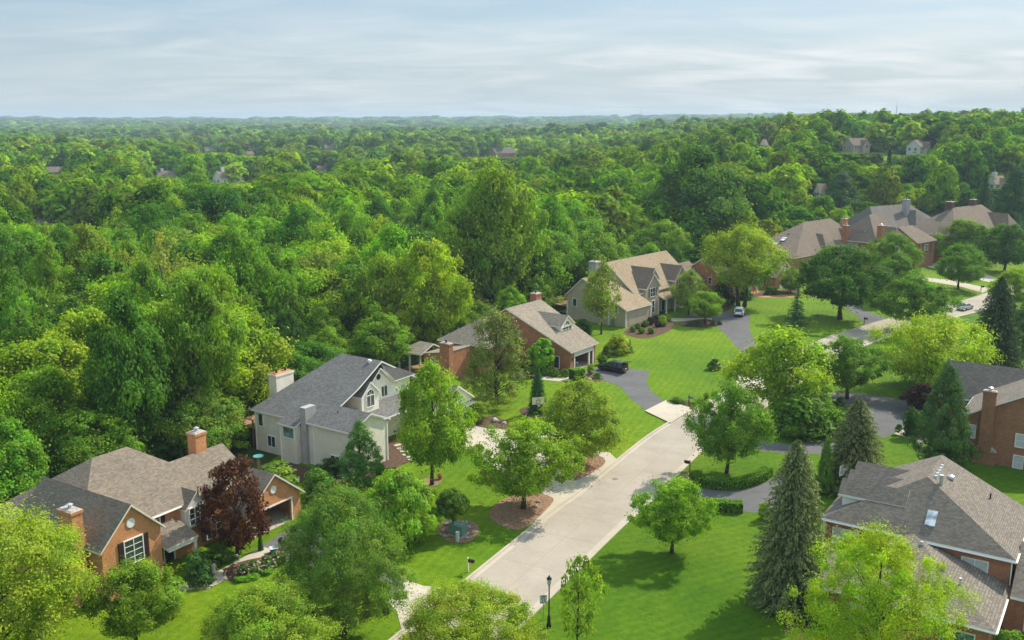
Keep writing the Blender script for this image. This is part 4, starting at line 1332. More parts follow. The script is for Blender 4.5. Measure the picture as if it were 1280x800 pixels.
SH = {}
for k_, kw in dict(ball=dict(prof='ball', h0=0, ncl=110, per=70, rc=0.09, leaf=0.07, seed=101, lobes=0.04),
                   bush=dict(prof='dome', h0=0, ncl=70, per=80, rc=0.14, leaf=0.07, seed=102, lobes=0.35),
                   bush2=dict(prof='dome', h0=0, ncl=60, per=80, rc=0.15, leaf=0.075, seed=103, lobes=0.45),
                   loose=dict(prof='round', h0=0, ncl=40, per=50, rc=0.16, leaf=0.09, seed=104, lobes=0.5)).items():
    SH[k_] = crown_mesh('shrub', **kw)[0]


TREES = []


def green(c):
    return (min(0.36, c[0] * 1.82), min(0.48, c[1] * 1.63), c[2] * 0.72) if c[1] > c[0] else c


def tree(name, label, cat, key, x, y, h, w, col, group=None, rot=None, z=None, w2=None):
    col = green(col)
    z = float(T(x, y)) - 0.05 if z is None else z
    o = thing(name, label, cat, (x, y, z), rnd.random() * 6.28 if rot is None else rot, group)
    o.scale = (w, w2 or w, h)
    me, tk = TPL[key]
    c = link('crown', me, o)
    c.color = (*col, 1)
    link('trunk', tk, o)
    TREES.append((x, y, w / 2))
    return o


def vert(px, py, top, z0=0.0):
    """ground point under a pixel, and height reaching pixel row top"""
    x, y = G(px, py, z0)
    lo, hi = 0.0, 80.0
    for _ in range(40):
        m = (lo + hi) / 2
        if P(x, y, z0 + m)[1] > top:
            lo = m
        else:
            hi = m
    return x, y, lo, F_PX / (y * CP - (z0 + lo * 0.5 - CAM_H) * SP)


BR, MID, DEEP, OLV, PALE, YEL = (0.13, 0.225, 0.02), (0.085, 0.165, 0.018), (0.042, 0.1, 0.016), (0.125, 0.165, 0.032), (0.115, 0.17, 0.055), (0.18, 0.245, 0.02)
BLUE, DKGRN, PURP, PINE = (0.085, 0.12, 0.09), (0.022, 0.06, 0.028), (0.055, 0.018, 0.014), (0.038, 0.085, 0.036)

LAWN_TREES = [
    # label, cx, base, top, width, template, colour, kind
    ('bright green maple with visible trunk in a mulch ring before the white garage', 541, 606, 456, 104, 'lawn1', BR, 'broadleaf'),
    ('bright green spreading tree on the reddish mulch island beside the road', 655, 636, 528, 128, 'lawn2', BR, 'broadleaf'),
    ('olive-green rounded tree on the mulch bed between two pale driveways', 724, 580, 476, 108, 'olive', (0.135, 0.205, 0.035), 'broadleaf'),
    ('solitary round green tree casting its shadow on the open lawn right of road', 840, 692, 600, 96, 'lawn2', (0.12, 0.235, 0.02), 'broadleaf'),
    ('large silvery-green tree standing before the open garage of the orange brick house', 430, 792, 613, 160, 'hero0', (0.085, 0.16, 0.045), 'broadleaf'),
    ('huge yellow-green tree filling the lower left corner', -18, 882, 646, 280, 'hero1', (0.165, 0.24, 0.03), 'broadleaf'),
    ('mid-green bushy tree between lower-left corner tree and brick gable', 170, 812, 704, 112, 'lawn2', (0.1, 0.18, 0.02), 'broadleaf'),
    ('leafy light green tree cut by the bottom edge, below the flower bed', 335, 868, 736, 180, 'hero0', (0.13, 0.21, 0.03), 'broadleaf'),
    ('yellow-green tree cut by the bottom edge beside the road', 592, 872, 740, 180, 'hero1', (0.165, 0.235, 0.028), 'broadleaf'),
    ('spindly young tree beside the street lamp', 722, 812, 690, 66, 'sapling', (0.12, 0.2, 0.03), 'broadleaf'),
    ('feathery lime-green tree in front of the big hipped roof', 1088, 855, 664, 178, 'hero2', (0.2, 0.29, 0.02), 'broadleaf'),
    ('dark purple-leaved tree against the orange brick house', 297, 694, 570, 98, 'purple', (0.1, 0.034, 0.014), 'purple'),
    ('weeping bright green tree between the beige house and the large silvery-green tree', 500, 676, 586, 104, 'weeping', (0.125, 0.235, 0.025), 'broadleaf'),
    ('small lollipop-shaped tree behind the green utility box', 566, 668, 611, 42, 'lollipop', (0.07, 0.14, 0.025), 'broadleaf'),
    ('leaning green tree inside the curved hedge by the asphalt drive', 909, 592, 480, 98, 'lawn0', (0.09, 0.18, 0.03), 'broadleaf'),
    ('bright yellow-green spreading multi-stemmed tree across the road', 976, 522, 412, 124, 'multi', (0.16, 0.25, 0.02), 'broadleaf'),
    ('dark green round-headed tree beside the wide asphalt court', 1058, 498, 422, 92, 'lawn2', (0.07, 0.15, 0.02), 'broadleaf'),
    ('wide lime-yellow tree above the asphalt court, left of dark spruce', 1162, 486, 394, 146, 'willow', (0.19, 0.275, 0.018), 'broadleaf'),
    ('green feathery tree overhanging the parked silver car', 1140, 415, 346, 94, 'lawn0', (0.075, 0.155, 0.03), 'broadleaf'),
    ('dense dark maple on the lawn beside the fir and asphalt drive', 1050, 399, 308, 116, 'lawn2', (0.042, 0.105, 0.02), 'broadleaf'),
    ('large pale lime willow-like tree hiding the brick colonial house', 925, 384, 284, 100, 'highcrown', (0.165, 0.235, 0.03), 'broadleaf'),
    ('silvery pale tree against the tan house garage', 861, 394, 338, 42, 'lawn1', (0.14, 0.2, 0.075), 'broadleaf'),
    ('small spreading tree in the stone-edged bed by the white car', 881, 404, 364, 48, 'lawn2', (0.115, 0.205, 0.025), 'broadleaf'),
    ('tall thin see-through tree against the tan side wall', 752, 418, 328, 52, 'thin', (0.12, 0.17, 0.035), 'broadleaf'),
    ('mid-green tree before the half-timbered house', 1112, 352, 292, 66, 'lawn0', MID, 'broadleaf'),
    ('low green tree between half-timbered house and curving road', 1118, 378, 318, 64, 'round1', (0.075, 0.15, 0.03), 'broadleaf'),
    ('round tree on the verge beside the concrete side drive', 1198, 362, 306, 66, 'lawn0', (0.075, 0.155, 0.03), 'broadleaf'),
    ('pale green tree in front of the large two-chimney brick house', 1200, 330, 274, 72, 'round2', (0.1, 0.18, 0.04), 'broadleaf'),
    ('dark green round tree with visible trunk on the far lawn', 1256, 340, 280, 66, 'round0', (0.05, 0.115, 0.03), 'broadleaf'),
    ('bright green tree at the right edge above the far road', 1268, 388, 336, 58, 'lawn0', (0.15, 0.235, 0.03), 'broadleaf'),
    ('small dark plum-leaved tree beside the asphalt court', 1152, 516, 480, 52, 'round3', PURP, 'purple'),
    ('small dark red tree behind the long brown-roofed house', 1064, 276, 256, 16, 'round0', (0.05, 0.012, 0.014), 'purple'),
    ('pale feathery small tree at the gable of the brick colonial', 988, 366, 334, 34, 'round1', (0.13, 0.19, 0.05), 'broadleaf'),
    ('shrubby light green tree beside the white garage corner', 596, 527, 502, 36, 'round2', (0.13, 0.21, 0.035), 'broadleaf'),
    ('light green leafy tree behind the chimney of the brick garage wing', 262, 574, 488, 96, 'round3', (0.105, 0.19, 0.045), 'broadleaf'),
    ('mid-green tree behind the beige house beside the screened porch', 478, 462, 392, 84, 'round1', (0.105, 0.195, 0.022), 'broadleaf'),
    ('bright green rounded tree between two right-hand conifers', 1002, 536, 486, 80, 'round2', (0.07, 0.15, 0.016), 'broadleaf'),
]
for lb, cx, base, top, wpx, key, col, kind in LAWN_TREES:
    x, y, h, sc = vert(cx, base, top)
    tree({'broadleaf': 'broadleaf_tree', 'purple': 'purple_leaf_tree'}[kind], lb, 'tree', key, x, y, h, wpx / sc, col)

CONIFERS = [
    ('tall grey-green spruce standing left of the big hipped roof', 985, 754, 552, 110, 'spruce1', (0.082, 0.11, 0.086)),
    ('dense grey-green spruce beside the basketball backboard', 1066, 612, 498, 84, 'spruce1', (0.07, 0.095, 0.07)),
    ('soft dark green pine against the brown brick end house', 1176, 585, 452, 88, 'pine', (0.04, 0.088, 0.04)),
    ('tall dark layered spruce at the right edge below the silver car', 1241, 463, 347, 72, 'spruce1', (0.03, 0.055, 0.042)),
    ('small blue-green fir on the lawn beside the dense maple', 995, 407, 357, 31, 'fir', (0.035, 0.085, 0.055)),
    ('bushy blue-green spruce at the corner of the beige house', 452, 606, 524, 68, 'pine', (0.05, 0.125, 0.042)),
    ('tall airy see-through conifer in front of the red brick house', 620, 504, 384, 104, 'airy', (0.09, 0.125, 0.04)),
    ('small dense cone-shaped spruce behind the basketball hoop', 672, 517, 459, 26, 'spruce1', (0.024, 0.075, 0.032)),
    ('tiny blue-green conifer beside the yellow-green rounded shrub', 787, 441, 424, 13, 'fir', (0.03, 0.09, 0.05)),
    ('narrow green arborvitae beside the driveway basketball backboard', 1030, 618, 546, 30, 'pine', (0.055, 0.13, 0.025)),
    ('slim dark arborvitae at the garage corner of orange brick house', 326, 688, 664, 8, 'spruce1', (0.03, 0.09, 0.03)),
    ('dark green bushy spruce at the extreme right edge above brick house', 1284, 440, 366, 60, 'pine', (0.028, 0.065, 0.03)),
    ('dark pine beside the large two-chimney brick house', 1262, 302, 214, 62, 'pine', (0.028, 0.07, 0.04)),
    ('dark pine rising behind the tan roof with white chimney', 1226, 292, 226, 40, 'spruce0', (0.026, 0.062, 0.038)),
    ('broad blue-green conifer behind the slate roofed house', 1048, 288, 226, 66, 'pine', (0.04, 0.085, 0.055)),
    ('tall dark conifer in the wood behind the slate roof', 1105, 282, 205, 46, 'spruce0', (0.026, 0.07, 0.04)),
]
for lb, cx, base, top, wpx, key, col in CONIFERS:
    x, y, h, sc = vert(cx, base, top)
    tree('conifer_tree', lb, 'tree', key, x, y, h, wpx / sc, tuple(v * 1.15 for v in col))

WOOD_HEROES = [
    ('tall mid-green tree with bare lower trunk rising behind the rear chimney of the orange house', 250, 560, 348, 108, 'bare', (0.09, 0.175, 0.028)),
    ('half-leafed greyish tree with pale bare limbs in the left wood', 212, 452, 290, 112, 'ragged0', (0.15, 0.19, 0.07)),
    ('big dark domed tree with clumped crown above the left wood', 272, 345, 234, 124, 'wide0', (0.035, 0.1, 0.014)),
    ('very tall olive tree towering behind the red brick house', 618, 392, 208, 116, 'tall1', (0.115, 0.19, 0.03)),
    ('giant dark green tree with bare limb on the slope behind the tan house', 866, 318, 186, 132, 'round3', (0.05, 0.118, 0.024)),
    ('bright lime tree in the wood directly above the beige house roof', 535, 440, 300, 96, 'round0', (0.17, 0.25, 0.022)),
    ('yellow-green tall tree in the wood left of the lime tree', 482, 440, 318, 84, 'tall1', (0.15, 0.23, 0.025)),
    ('dark spreading tree at the left edge of the wood', 26, 420, 292, 150, 'wide0', (0.05, 0.125, 0.014)),
    ('bright green clump-crowned tree low in the left wood', 60, 600, 462, 120, 'round2', (0.1, 0.2, 0.018)),
    ('deep green tree low at the left edge beside brown roof', 10, 660, 520, 120, 'round3', (0.075, 0.18, 0.014)),
    ('bushy bright tree just behind the brown roof of the brick house', 110, 612, 516, 116, 'wide1', (0.09, 0.19, 0.016)),
    ('leafy green tree leaning over the tan house chimney', 742, 372, 286, 92, 'round1', (0.1, 0.185, 0.025)),
    ('bright bushy tree filling the gap behind the tan roof', 830, 338, 276, 66, 'round2', (0.105, 0.195, 0.026)),
    ('pale ivy-trunked tree with grey bare twigs in the left wood', 170, 500, 392, 90, 'ragged1', (0.11, 0.17, 0.05)),
    ('dark red tree dot on the far slope', 673, 208, 190, 13, 'round0', (0.06, 0.015, 0.018)),
]
for lb, cx, base, top, wpx, key, col in WOOD_HEROES:
    x, y, h, sc = vert(cx, base, top)
    if base < 215:
        x, y = ray_hit(cx, base, 1.0)
        h, sc = 14, F_PX / y
        tree('purple_leaf_tree', lb, 'tree', key, x, y, h, wpx / sc, col)
    else:
        tree('broadleaf_tree', lb, 'tree', key, x, y, h, wpx / sc, col)

# ------------------------------------------------------------------ the wood: individual trees, then the far mass
BX = [-400, 0, 60, 150, 300, 325, 420, 500, 590, 690, 715, 780, 880, 955, 985, 1060, 1130, 1300, 1700]
BY = [720, 672, 640, 600, 566, 520, 472, 452, 424, 400, 372, 360, 342, 322, 308, 296, 284, 278, 278]


def in_wood(x, y, m=0.0):
    px, py = P(x, y, 0.0)
    if py > np.interp(px, BX, BY):
        return False
    for h in HOUSES:
        dx, dy = x - h.o[0], y - h.o[1]
        s, c = math.sin(h.th), math.cos(h.th)
        lv, lu = dx * c - dy * s, dx * s + dy * c
        for (x0, x1, y0, y1) in h.rects:
            if x0 - m < lv < x1 + m and y0 - m < lu < y1 + m:
                return False
    return True


def fit_far(x, y, z, h, w):
    """lower a tree that would stand in the open view of a far house"""
    px, top = P(x, y, z + h)
    sc = F_PX / y
    for (x0, x1, yt, yb, d) in FAR:
        if y < d and px + w * sc * 0.5 > x0 and px - w * sc * 0.5 < x1 and top < yb:
            dz = CAM_H - (CAM_H - (z + h)) - 0
            hh = CAM_H - y * (yb - 148) / 1226.0 - z
            h = min(h, hh)
    return h


cand = []
cell = {}


def try_add(x, y, s):
    k = (int(x // 14), int(y // 14))
    for i in (-1, 0, 1):
        for j in (-1, 0, 1):
            for (a, b, c) in cell.get((k[0] + i, k[1] + j), ()):
                if (a - x) ** 2 + (b - y) ** 2 < (0.5 * (s + c)) ** 2:
                    return False
    cell.setdefault(k, []).append((x, y, s))
    return True


for (x, y, r) in TREES:
    cell.setdefault((int(x // 14), int(y // 14)), []).append((x, y, min(8.5, r * 1.5)))
lcg = random.Random(99)
for _ in range(60000):
    y = 80 + 450 * math.sqrt(lcg.random())
    x = (lcg.random() * 2 - 1) * 0.66 * y + 2
    sp = 6.6 if y < 260 else 7.6
    if in_wood(x, y, 3.2) and try_add(x, y, sp):
        cand.append((x, y, lcg.random(), lcg.random(), lcg.random(), lcg.random()))
cand.sort(key=lambda c: math.hypot(c[0], c[1]) * (1 + 0.1 * (c[2] - 0.5)))
N_IND = 226
SHADES = [('bright lime', (0.15, 0.24, 0.022)), ('bright green', (0.11, 0.215, 0.02)), ('mid-green', (0.08, 0.17, 0.02)), ('deep green', (0.05, 0.13, 0.016)),
          ('dark green', (0.034, 0.095, 0.018)), ('olive', (0.115, 0.16, 0.032)), ('pale grey-green', (0.105, 0.165, 0.055))]
SHW = [0.2, 0.24, 0.2, 0.12, 0.09, 0.08, 0.07]
FORMS = [('domed', ['round0', 'round1', 'round2', 'round3']), ('tall', ['tall0', 'tall1']), ('spreading', ['wide0', 'wide1']), ('ragged', ['ragged0', 'ragged1'])]


def pick(u):
    for i, w_ in enumerate(SHW):
        if u < w_:
            return i
        u -= w_
    return 2


def sector(px):
    for lim, nm in ((120, 'at the left edge'), (325, 'behind the orange brick house'), (520, 'behind the beige house'), (700, 'behind the saltbox house'),
                    (860, 'behind the tan house'), (960, 'behind the brick colonial')):
        if px < lim:
            return nm
    return 'behind the brown-roofed houses'


ORD = 'first second third fourth fifth sixth seventh eighth ninth tenth eleventh twelfth'.split()
ind, rest = [], []
for i, cnd in enumerate(cand):
    x, y, a, b, c, d = cnd
    si = pick(a)
    fi = 0 if b < 0.5 else 1 if b < 0.72 else 2 if b < 0.92 else 3
    z = float(T(x, y))
    px, py = P(x, y, 0)
    edge = np.interp(px, BX, BY) - py
    h, w = 12.0 + 9.0 * c, 9.0 + 6.5 * d
    if fi == 1:
        h, w = h * 1.12, w * 0.95
    if fi == 2:
        w *= 1.15
    if edge < 16 and c < 0.75:
        h, w = h * 0.5, w * 0.6
    elif c < 0.2:
        h, w = h * 0.7, w * 0.7
    h2 = fit_far(x, y, z, h, w)
    if h2 < 4.5:
        continue
    if h2 < h:
        w = max(w * 0.75, w * h2 / h)
        h = h2
    (ind if len(ind) < N_IND else rest).append((x, y, z, h, w, si, fi, a, b, c, d, px, P(x, y, z + h)[1]))
buckets = {}
for t in ind:
    x, y, z, h, w, si, fi, a, b, c, d, px, top = t
    band = 'near wood edge' if y < 125 else 'mid wood' if y < 175 else 'far wood'
    size = 'low' if h < 10 else 'big' if w > 12.5 else ''
    buckets.setdefault((SHADES[si][0], FORMS[fi][0], size, band, sector(px)), []).append(t)
for (sh, fm, size, band, sec), ts in buckets.items():
    ts.sort(key=lambda t: t[11])
    for k, t in enumerate(ts):
        x, y, z, h, w, si, fi, a, b, c, d, px, top = t
        lb = ' '.join(q for q in (size, sh, fm, 'tree,', band, sec) if q)
        if len(ts) > 1:
            lb += ', %s from left' % ORD[k]
        keys = FORMS[fi][1]
        j = 0.86 + 0.28 * d
        col = tuple(v * j * (0.94 + 0.12 * q) for v, q in zip(SHADES[si][1], (b * 7 % 1, c, a * 13 % 1)))
        tree('broadleaf_tree', lb, 'tree', keys[int(a * 997) % len(keys)], x, y, h, w, col, 'trees of the wood behind the houses')

und = []
for _ in range(9000):
    px = lcg.random() * 1000
    py = np.interp(px, BX, BY) - lcg.random() * 10 - 1
    x, y = G(px, py)
    if in_wood(x, y, 2.2) and all((x - a) ** 2 + (y - b) ** 2 > 16 for a, b, _ in und):
        und.append((x, y, px))
    if len(und) >= 44:
        break
ub = {}
for x, y, px in sorted(und, key=lambda t: t[2]):
    ub.setdefault(sector(px), []).append((x, y))
for sec, ps in ub.items():
    for k, (x, y) in enumerate(ps):
        o = link('woodland_shrub', SH['bush2' if k % 2 else 'loose'], None, (x, y, -0.1), rnd.random() * 6)
        w = 4.2 + 2.2 * rnd.random()
        o.scale = (w, w, 2.6 + 2.4 * rnd.random())
        o.color = (*green(SHADES[(k * 3 + 1) % 5][1]), 1)
        tag(o, 'bush at the wood edge %s%s' % (sec, ', %s from left' % ORD[min(k, 11)] if len(ps) > 1 else ''), 'shrub', 'bushes along the wood edge')

# the far woodland, one mass of thousands of crowns
FT = {}
for key, prof, n1, n2, lf in (('A', 'round', 60, 34, 0.085), ('B', 'wide', 60, 34, 0.085), ('C', 'round', 64, 32, 0.085)):
    me, _ = crown_mesh('far_tmp', prof, 0.05, n1, n2, 0.15, lf, ord(key), nper=3, lobes=0.3, wl=0.8, jit=0.22)
    me2, _ = crown_mesh('far_tmp', prof, 0.0, 36, 18, 0.17, 0.135, ord(key) + 9, nper=3, lobes=0.3, wl=0.85, jit=0.2)
    me3, _ = crown_mesh('far_tmp', prof, 0.0, 16, 12, 0.24, 0.22, ord(key) + 17, nper=3, wl=0.9, jit=0.2)
    FT[key] = []
    for m_ in (me, me2, me3):
        v = np.empty(len(m_.vertices) * 3, np.float32)
        m_.vertices.foreach_get('co', v)
        t_ = np.empty(len(m_.polygons) * 3, np.float32)
        m_.attributes['tint'].data.foreach_get('vector', t_)
        FT[key].append((v.reshape(-1, 3), t_.reshape(-1, 3)))
        bpy.data.meshes.remove(m_)
VV, CC = [], []


def far_tree(x, y, z, h, w, lod, col):
    v, t_ = FT['ABC'[rnd.randrange(3)]][lod]
    a = rnd.random() * 6.283
    ca, sa = math.cos(a), math.sin(a)
    o = np.empty_like(v)
    o[:, 0] = (v[:, 0] * ca - v[:, 1] * sa) * w + x
    o[:, 1] = (v[:, 0] * sa + v[:, 1] * ca) * w + y
    o[:, 2] = v[:, 2] * h + z
    VV.append(o)
    CC.append(t_ * np.array(col, np.float32))


def far_col(x, y):
    b = green(SHADES[pick(rnd.random())][1])
    j = (0.62 + 0.46 * rnd.random()) * (1 + 0.2 * math.sin(x * 0.011 + 1) * math.sin(y * 0.008))
    return [b[0] * j, b[1] * j, b[2] * j]


for t in rest:
    far_tree(t[0], t[1], t[2] - 0.3, t[3], t[4] * 1.25, 0, far_col(t[0], t[1]))


def scatter(y0, y1, n, spf, lod, hr, wr):
    for _ in range(n):
        y = y0 * (y1 / y0) ** rnd.random() if lod == 2 else math.sqrt(y0 * y0 + (y1 * y1 - y0 * y0) * rnd.random())
        x = (rnd.random() * 2 - 1) * 0.62 * y
        k = 1.0 if lod < 2 else y * spf / 10
        z = float(T(x, y))
        h, w = hr[0] + hr[1] * rnd.random(), (wr[0] + wr[1] * rnd.random()) * k
        h *= 0.85 + 0.3 * rnd.random() if lod < 2 else 0.9 + 0.4 * rnd.random()
        h2 = fit_far(x, y, z, h, w)
        if h2 < 4:
            continue
        far_tree(x, y, z - 0.5, min(h, h2), w, lod, far_col(x, y))


scatter(520, 1250, 4300, 0, 1, (12, 9), (13, 10))
scatter(1250, 6500, 4600, 0.0125, 2, (13, 9), (13, 11))
fw = np_mesh('far_woodland', np.concatenate(VV), 3, M['far_leaf'], None, np.concatenate(CC))
del VV, CC
tag(link('far_woodland', fw), 'endless far woodland of mixed green treetops stretching to the hazy horizon', 'woodland', kind='stuff')

# ------------------------------------------------------------------ shrubs and hedges (each one mesh)
def shrub(label, cx, base, top, wpx, col, key='bush', cat='shrub', name='shrub', group=None):
    x, y, h, sc = vert(cx, base, top)
    o = link(name, SH[key], None, (x, y, -0.05), rnd.random() * 6)
    w = wpx / sc
    o.scale = (w, w, max(h, 0.3) * 1.04)
    o.color = (*green(col), 1)
    return tag(o, label, cat, group)


GB = (0.075, 0.16, 0.02)
SHRUBS = [
    ('large round bright green clipped shrub against the brick garage wall', 677, 466, 425, 35, (0.105, 0.225, 0.02), 'ball'),
    ('big golden-green dome shrub on the lawn by the black car', 772, 442, 419, 34, (0.19, 0.24, 0.02), 'bush'),
    ('ball shrub in the saltbox garage bed, next to the square one', 716, 470, 464, 7, GB, 'ball'),
    ('ball shrub in the saltbox garage bed, second from the square one', 706, 471, 461, 12, GB, 'ball'),
    ('ball shrub in the saltbox garage bed, third from the square one', 693, 471, 461, 12, GB, 'ball'),
    ('ball shrub in the saltbox garage bed, farthest from the square one', 681, 470, 460, 11, GB, 'ball'),
    ('rounded dark shrub at the right corner of the open two-bay garage', 753, 456, 444, 12, (0.07, 0.15, 0.02), 'ball'),
    ('taller shrub behind the black car at the brick corner', 758, 447, 432, 12, (0.06, 0.11, 0.03), 'bush'),
    ('blue-green low shrub beside the dark red one near the airy conifer', 653, 469, 461, 13, (0.05, 0.11, 0.08), 'bush'),
    ('dark red low shrub near the airy conifer', 662, 473, 465, 12, (0.09, 0.03, 0.025), 'bush'),
    ('dark green shrub under the saltbox side wall', 655, 458, 446, 22, (0.025, 0.06, 0.02), 'bush2'),
    ('large glossy rounded shrub by the porch of the orange brick house', 249, 728, 690, 40, (0.05, 0.12, 0.05), 'bush2'),
    ('low green shrubs under the purple tree', 273, 704, 684, 40, (0.045, 0.11, 0.02), 'loose'),
    ('rounded dense shrub between the orange garage and beige house', 398, 624, 588, 46, (0.07, 0.16, 0.03), 'bush'),
    ('light green spreading shrub behind the orange garage roof', 348, 604, 580, 52, (0.11, 0.19, 0.03), 'loose'),
    ('dark green low shrub along the beige side wall', 415, 592, 575, 46, (0.04, 0.095, 0.02), 'bush2'),
    ('dark shrub beside the recessed front door of the beige house', 489, 540, 522, 22, (0.035, 0.1, 0.02), 'bush'),
    ('dense dark bush mass below the bright multi-stemmed tree', 998, 544, 492, 78, (0.07, 0.15, 0.014), 'bush2'),
    ('light bush joining the dark bush mass at its right', 1040, 540, 508, 40, (0.095, 0.19, 0.02), 'loose'),
    ('small blue-green shrub beside the dark round-headed tree', 1050, 506, 497, 15, (0.05, 0.1, 0.085), 'bush'),
    ('dark rounded shrub below the plum-leaved tree', 1138, 545, 512, 32, (0.03, 0.075, 0.02), 'bush2'),
    ('light green shrub beside the tall grey-green spruce', 955, 650, 626, 18, (0.12, 0.22, 0.02), 'loose'),
    ('dark shrub against the tan side wall', 728, 418, 400, 26, (0.04, 0.1, 0.025), 'bush'),
    ('round lawn shrub beside boulders on the open front lawn', 893, 462, 449, 18, (0.055, 0.12, 0.03), 'bush'),
    ('low spreading shrub at the concrete apron near dark mailbox', 846, 504, 497, 22, (0.06, 0.12, 0.02), 'bush2'),
    ('clipped shrub left of the white portico', 932, 374, 362, 22, (0.045, 0.12, 0.025), 'bush'),
    ('clipped shrub right of the white portico', 964, 368, 358, 18, (0.05, 0.12, 0.025), 'bush'),
    ('dark shrub mass under the pale willow-like tree', 903, 380, 352, 32, (0.02, 0.05, 0.018), 'bush2'),
    ('dark green hedge shrub at the half-timbered house door', 1162, 322, 311, 14, (0.03, 0.085, 0.025), 'bush'),
    ('dark green mound beside the half-timbered entrance', 1148, 322, 312, 12, (0.028, 0.075, 0.025), 'bush2'),
    ('bright shrub by the right corner of the lower hipped wing', 1258, 812, 786, 34, (0.1, 0.2, 0.02), 'loose'),
    ('dark shrub behind the right-hand driveway basketball post', 1043, 616, 596, 30, (0.035, 0.09, 0.02), 'bush2'),
    ('dark green shrub under the tall spruce by the hipped roof', 1010, 775, 742, 40, (0.02, 0.055, 0.022), 'bush2'),
    ('bushy shrub below the orange gable window, beside the porch', 205, 770, 722, 60, (0.1, 0.19, 0.02), 'loose'),
    ('light shrub in the bed at the kerb side of the two-bay garage', 738, 468, 455, 10, (0.1, 0.15, 0.05), 'loose'),
    ('small green shrub beside the pale stones at the driveway edge', 747, 473, 466, 11, (0.06, 0.15, 0.03), 'bush'),
    ('olive shrub under the long brown roof near the asphalt drive', 1096, 378, 366, 20, (0.045, 0.1, 0.03), 'bush2'),
]
for a in SHRUBS:
    shrub(*a[:6], key=a[6])
# planted bed by the tan house: row of balls, plum and lime shrubs
tb_ = [(791, 415, 8, GB, 'green ball nearest the kerb wall'), (797, 411, 8, GB, 'green ball beside the tan garage panel'), (804, 410, 7, (0.09, 0.05, 0.03), 'bronze ball'),
       (807, 408, 9, GB, 'larger green ball'), (802, 417, 9, (0.1, 0.18, 0.02), 'bright front ball'), (814, 417, 9, (0.085, 0.16, 0.02), 'front green ball near the lawn tip'),
       (813, 406, 11, PURP, 'plum shrub'), (822, 409, 9, PURP, 'darker plum shrub in front'), (819, 402, 9, PURP, 'plum shrub near the porch'),
       (828, 403, 10, (0.21, 0.27, 0.02), 'lime shrub'), (835, 401, 9, (0.2, 0.27, 0.02), 'lime shrub at the bed end'), (829, 408, 10, (0.13, 0.21, 0.04), 'pale green mound')]
for cx, base, w_, col, nm in tb_:
    shrub('%s in the curved bed before the tan house' % nm, cx, base, base - w_ * 0.85, w_, col, 'ball', group='shrubs in the curved bed of the tan house')
for i, (cx, base, w_) in enumerate(((862, 407, 10), (872, 408, 9), (892, 407, 10), (899, 406, 8))):
    shrub('%s blue-green mound in the stone-edged bed under the small spreading tree' % ('leftmost', 'second', 'third', 'rightmost')[i], cx, base, base - 5, w_, (0.055, 0.11, 0.055), 'bush', group='mounds under the small spreading tree')


def hedge(label, pts, width, h, col, name='hedge'):
    """clipped hedge along a world polyline: leafy cards over a solid run"""
    g = np.random.default_rng(len(pts) + int(h * 100))
    path = smooth_path(pts, 8) if len(pts) > 2 else np.array([np.array(pts[0]) + (np.array(pts[1]) - np.array(pts[0])) * t for t in np.linspace(0, 1, 12)])
    mid = np.mean(path, 0)
    P_, N_ = [], []
    seg = np.linalg.norm(np.diff(path, axis=0), axis=1)
    for i in range(len(path) - 1):
        d = (path[i + 1] - path[i]) / seg[i]
        nn = np.array([d[1], -d[0]])
        for _ in range(int(seg[i] * (width + 2 * h) * 95)):
            t = g.random()
            q = g.random() * (width + 2 * h)
            if q < h:
                off, z, n3 = -width / 2, q, (-nn[0], -nn[1], 0.2)
            elif q < h + width:
                off, z, n3 = q - h - width / 2, h, (0, 0, 1)
            else:
                off, z, n3 = width / 2, q - h - width, (nn[0], nn[1], 0.2)
            off *= 1 - 0.14 * g.random() + 0.05 * math.sin(i * 1.7)
            p = path[i] + d * seg[i] * t + nn * off
            P_.append((p[0] - mid[0], p[1] - mid[1], z * (0.94 + 0.09 * g.random())))
            N_.append(np.array(n3) + 0.45 * g.normal(size=3))
    n = len(P_)
    L = 0.16 * (0.7 + 0.6 * g.random(n))
    v = cards(np.array(P_), np.array(N_), L, L * 0.7, g)
    ti = np.repeat((1 + 0.2 * g.normal(size=(n, 1))).clip(0.5, 1.6), 3, 1)
    o = link(name, np_mesh('hedge', v, 4, M['leaf'], ti), None, (mid[0], mid[1], 0))
    o.color = (*green(col), 1)
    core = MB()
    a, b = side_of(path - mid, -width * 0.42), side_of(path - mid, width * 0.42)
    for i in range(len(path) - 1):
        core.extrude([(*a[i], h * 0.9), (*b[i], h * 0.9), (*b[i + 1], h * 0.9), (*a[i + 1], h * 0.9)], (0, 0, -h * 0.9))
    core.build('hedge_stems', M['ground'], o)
    return tag(o, label, 'hedge')


hedge('low clipped hedge curving round the lawn of the leaning tree', pix([(866, 600), (885, 609), (915, 611), (945, 604), (960, 594)]), 1.3, 1.1, (0.075, 0.175, 0.016))
hedge('straight clipped box hedge at the edge of the lower lawn', pix([(874, 637), (928, 640)]), 1.2, 1.15, (0.085, 0.19, 0.016))
hx, hy = G(721, 474)
hedge('square-clipped bright hedge block at the open garage corner', [(hx - 0.9, hy - 0.5), (hx + 0.9, hy + 0.5)], 1.7, 1.75, (0.1, 0.215, 0.02))

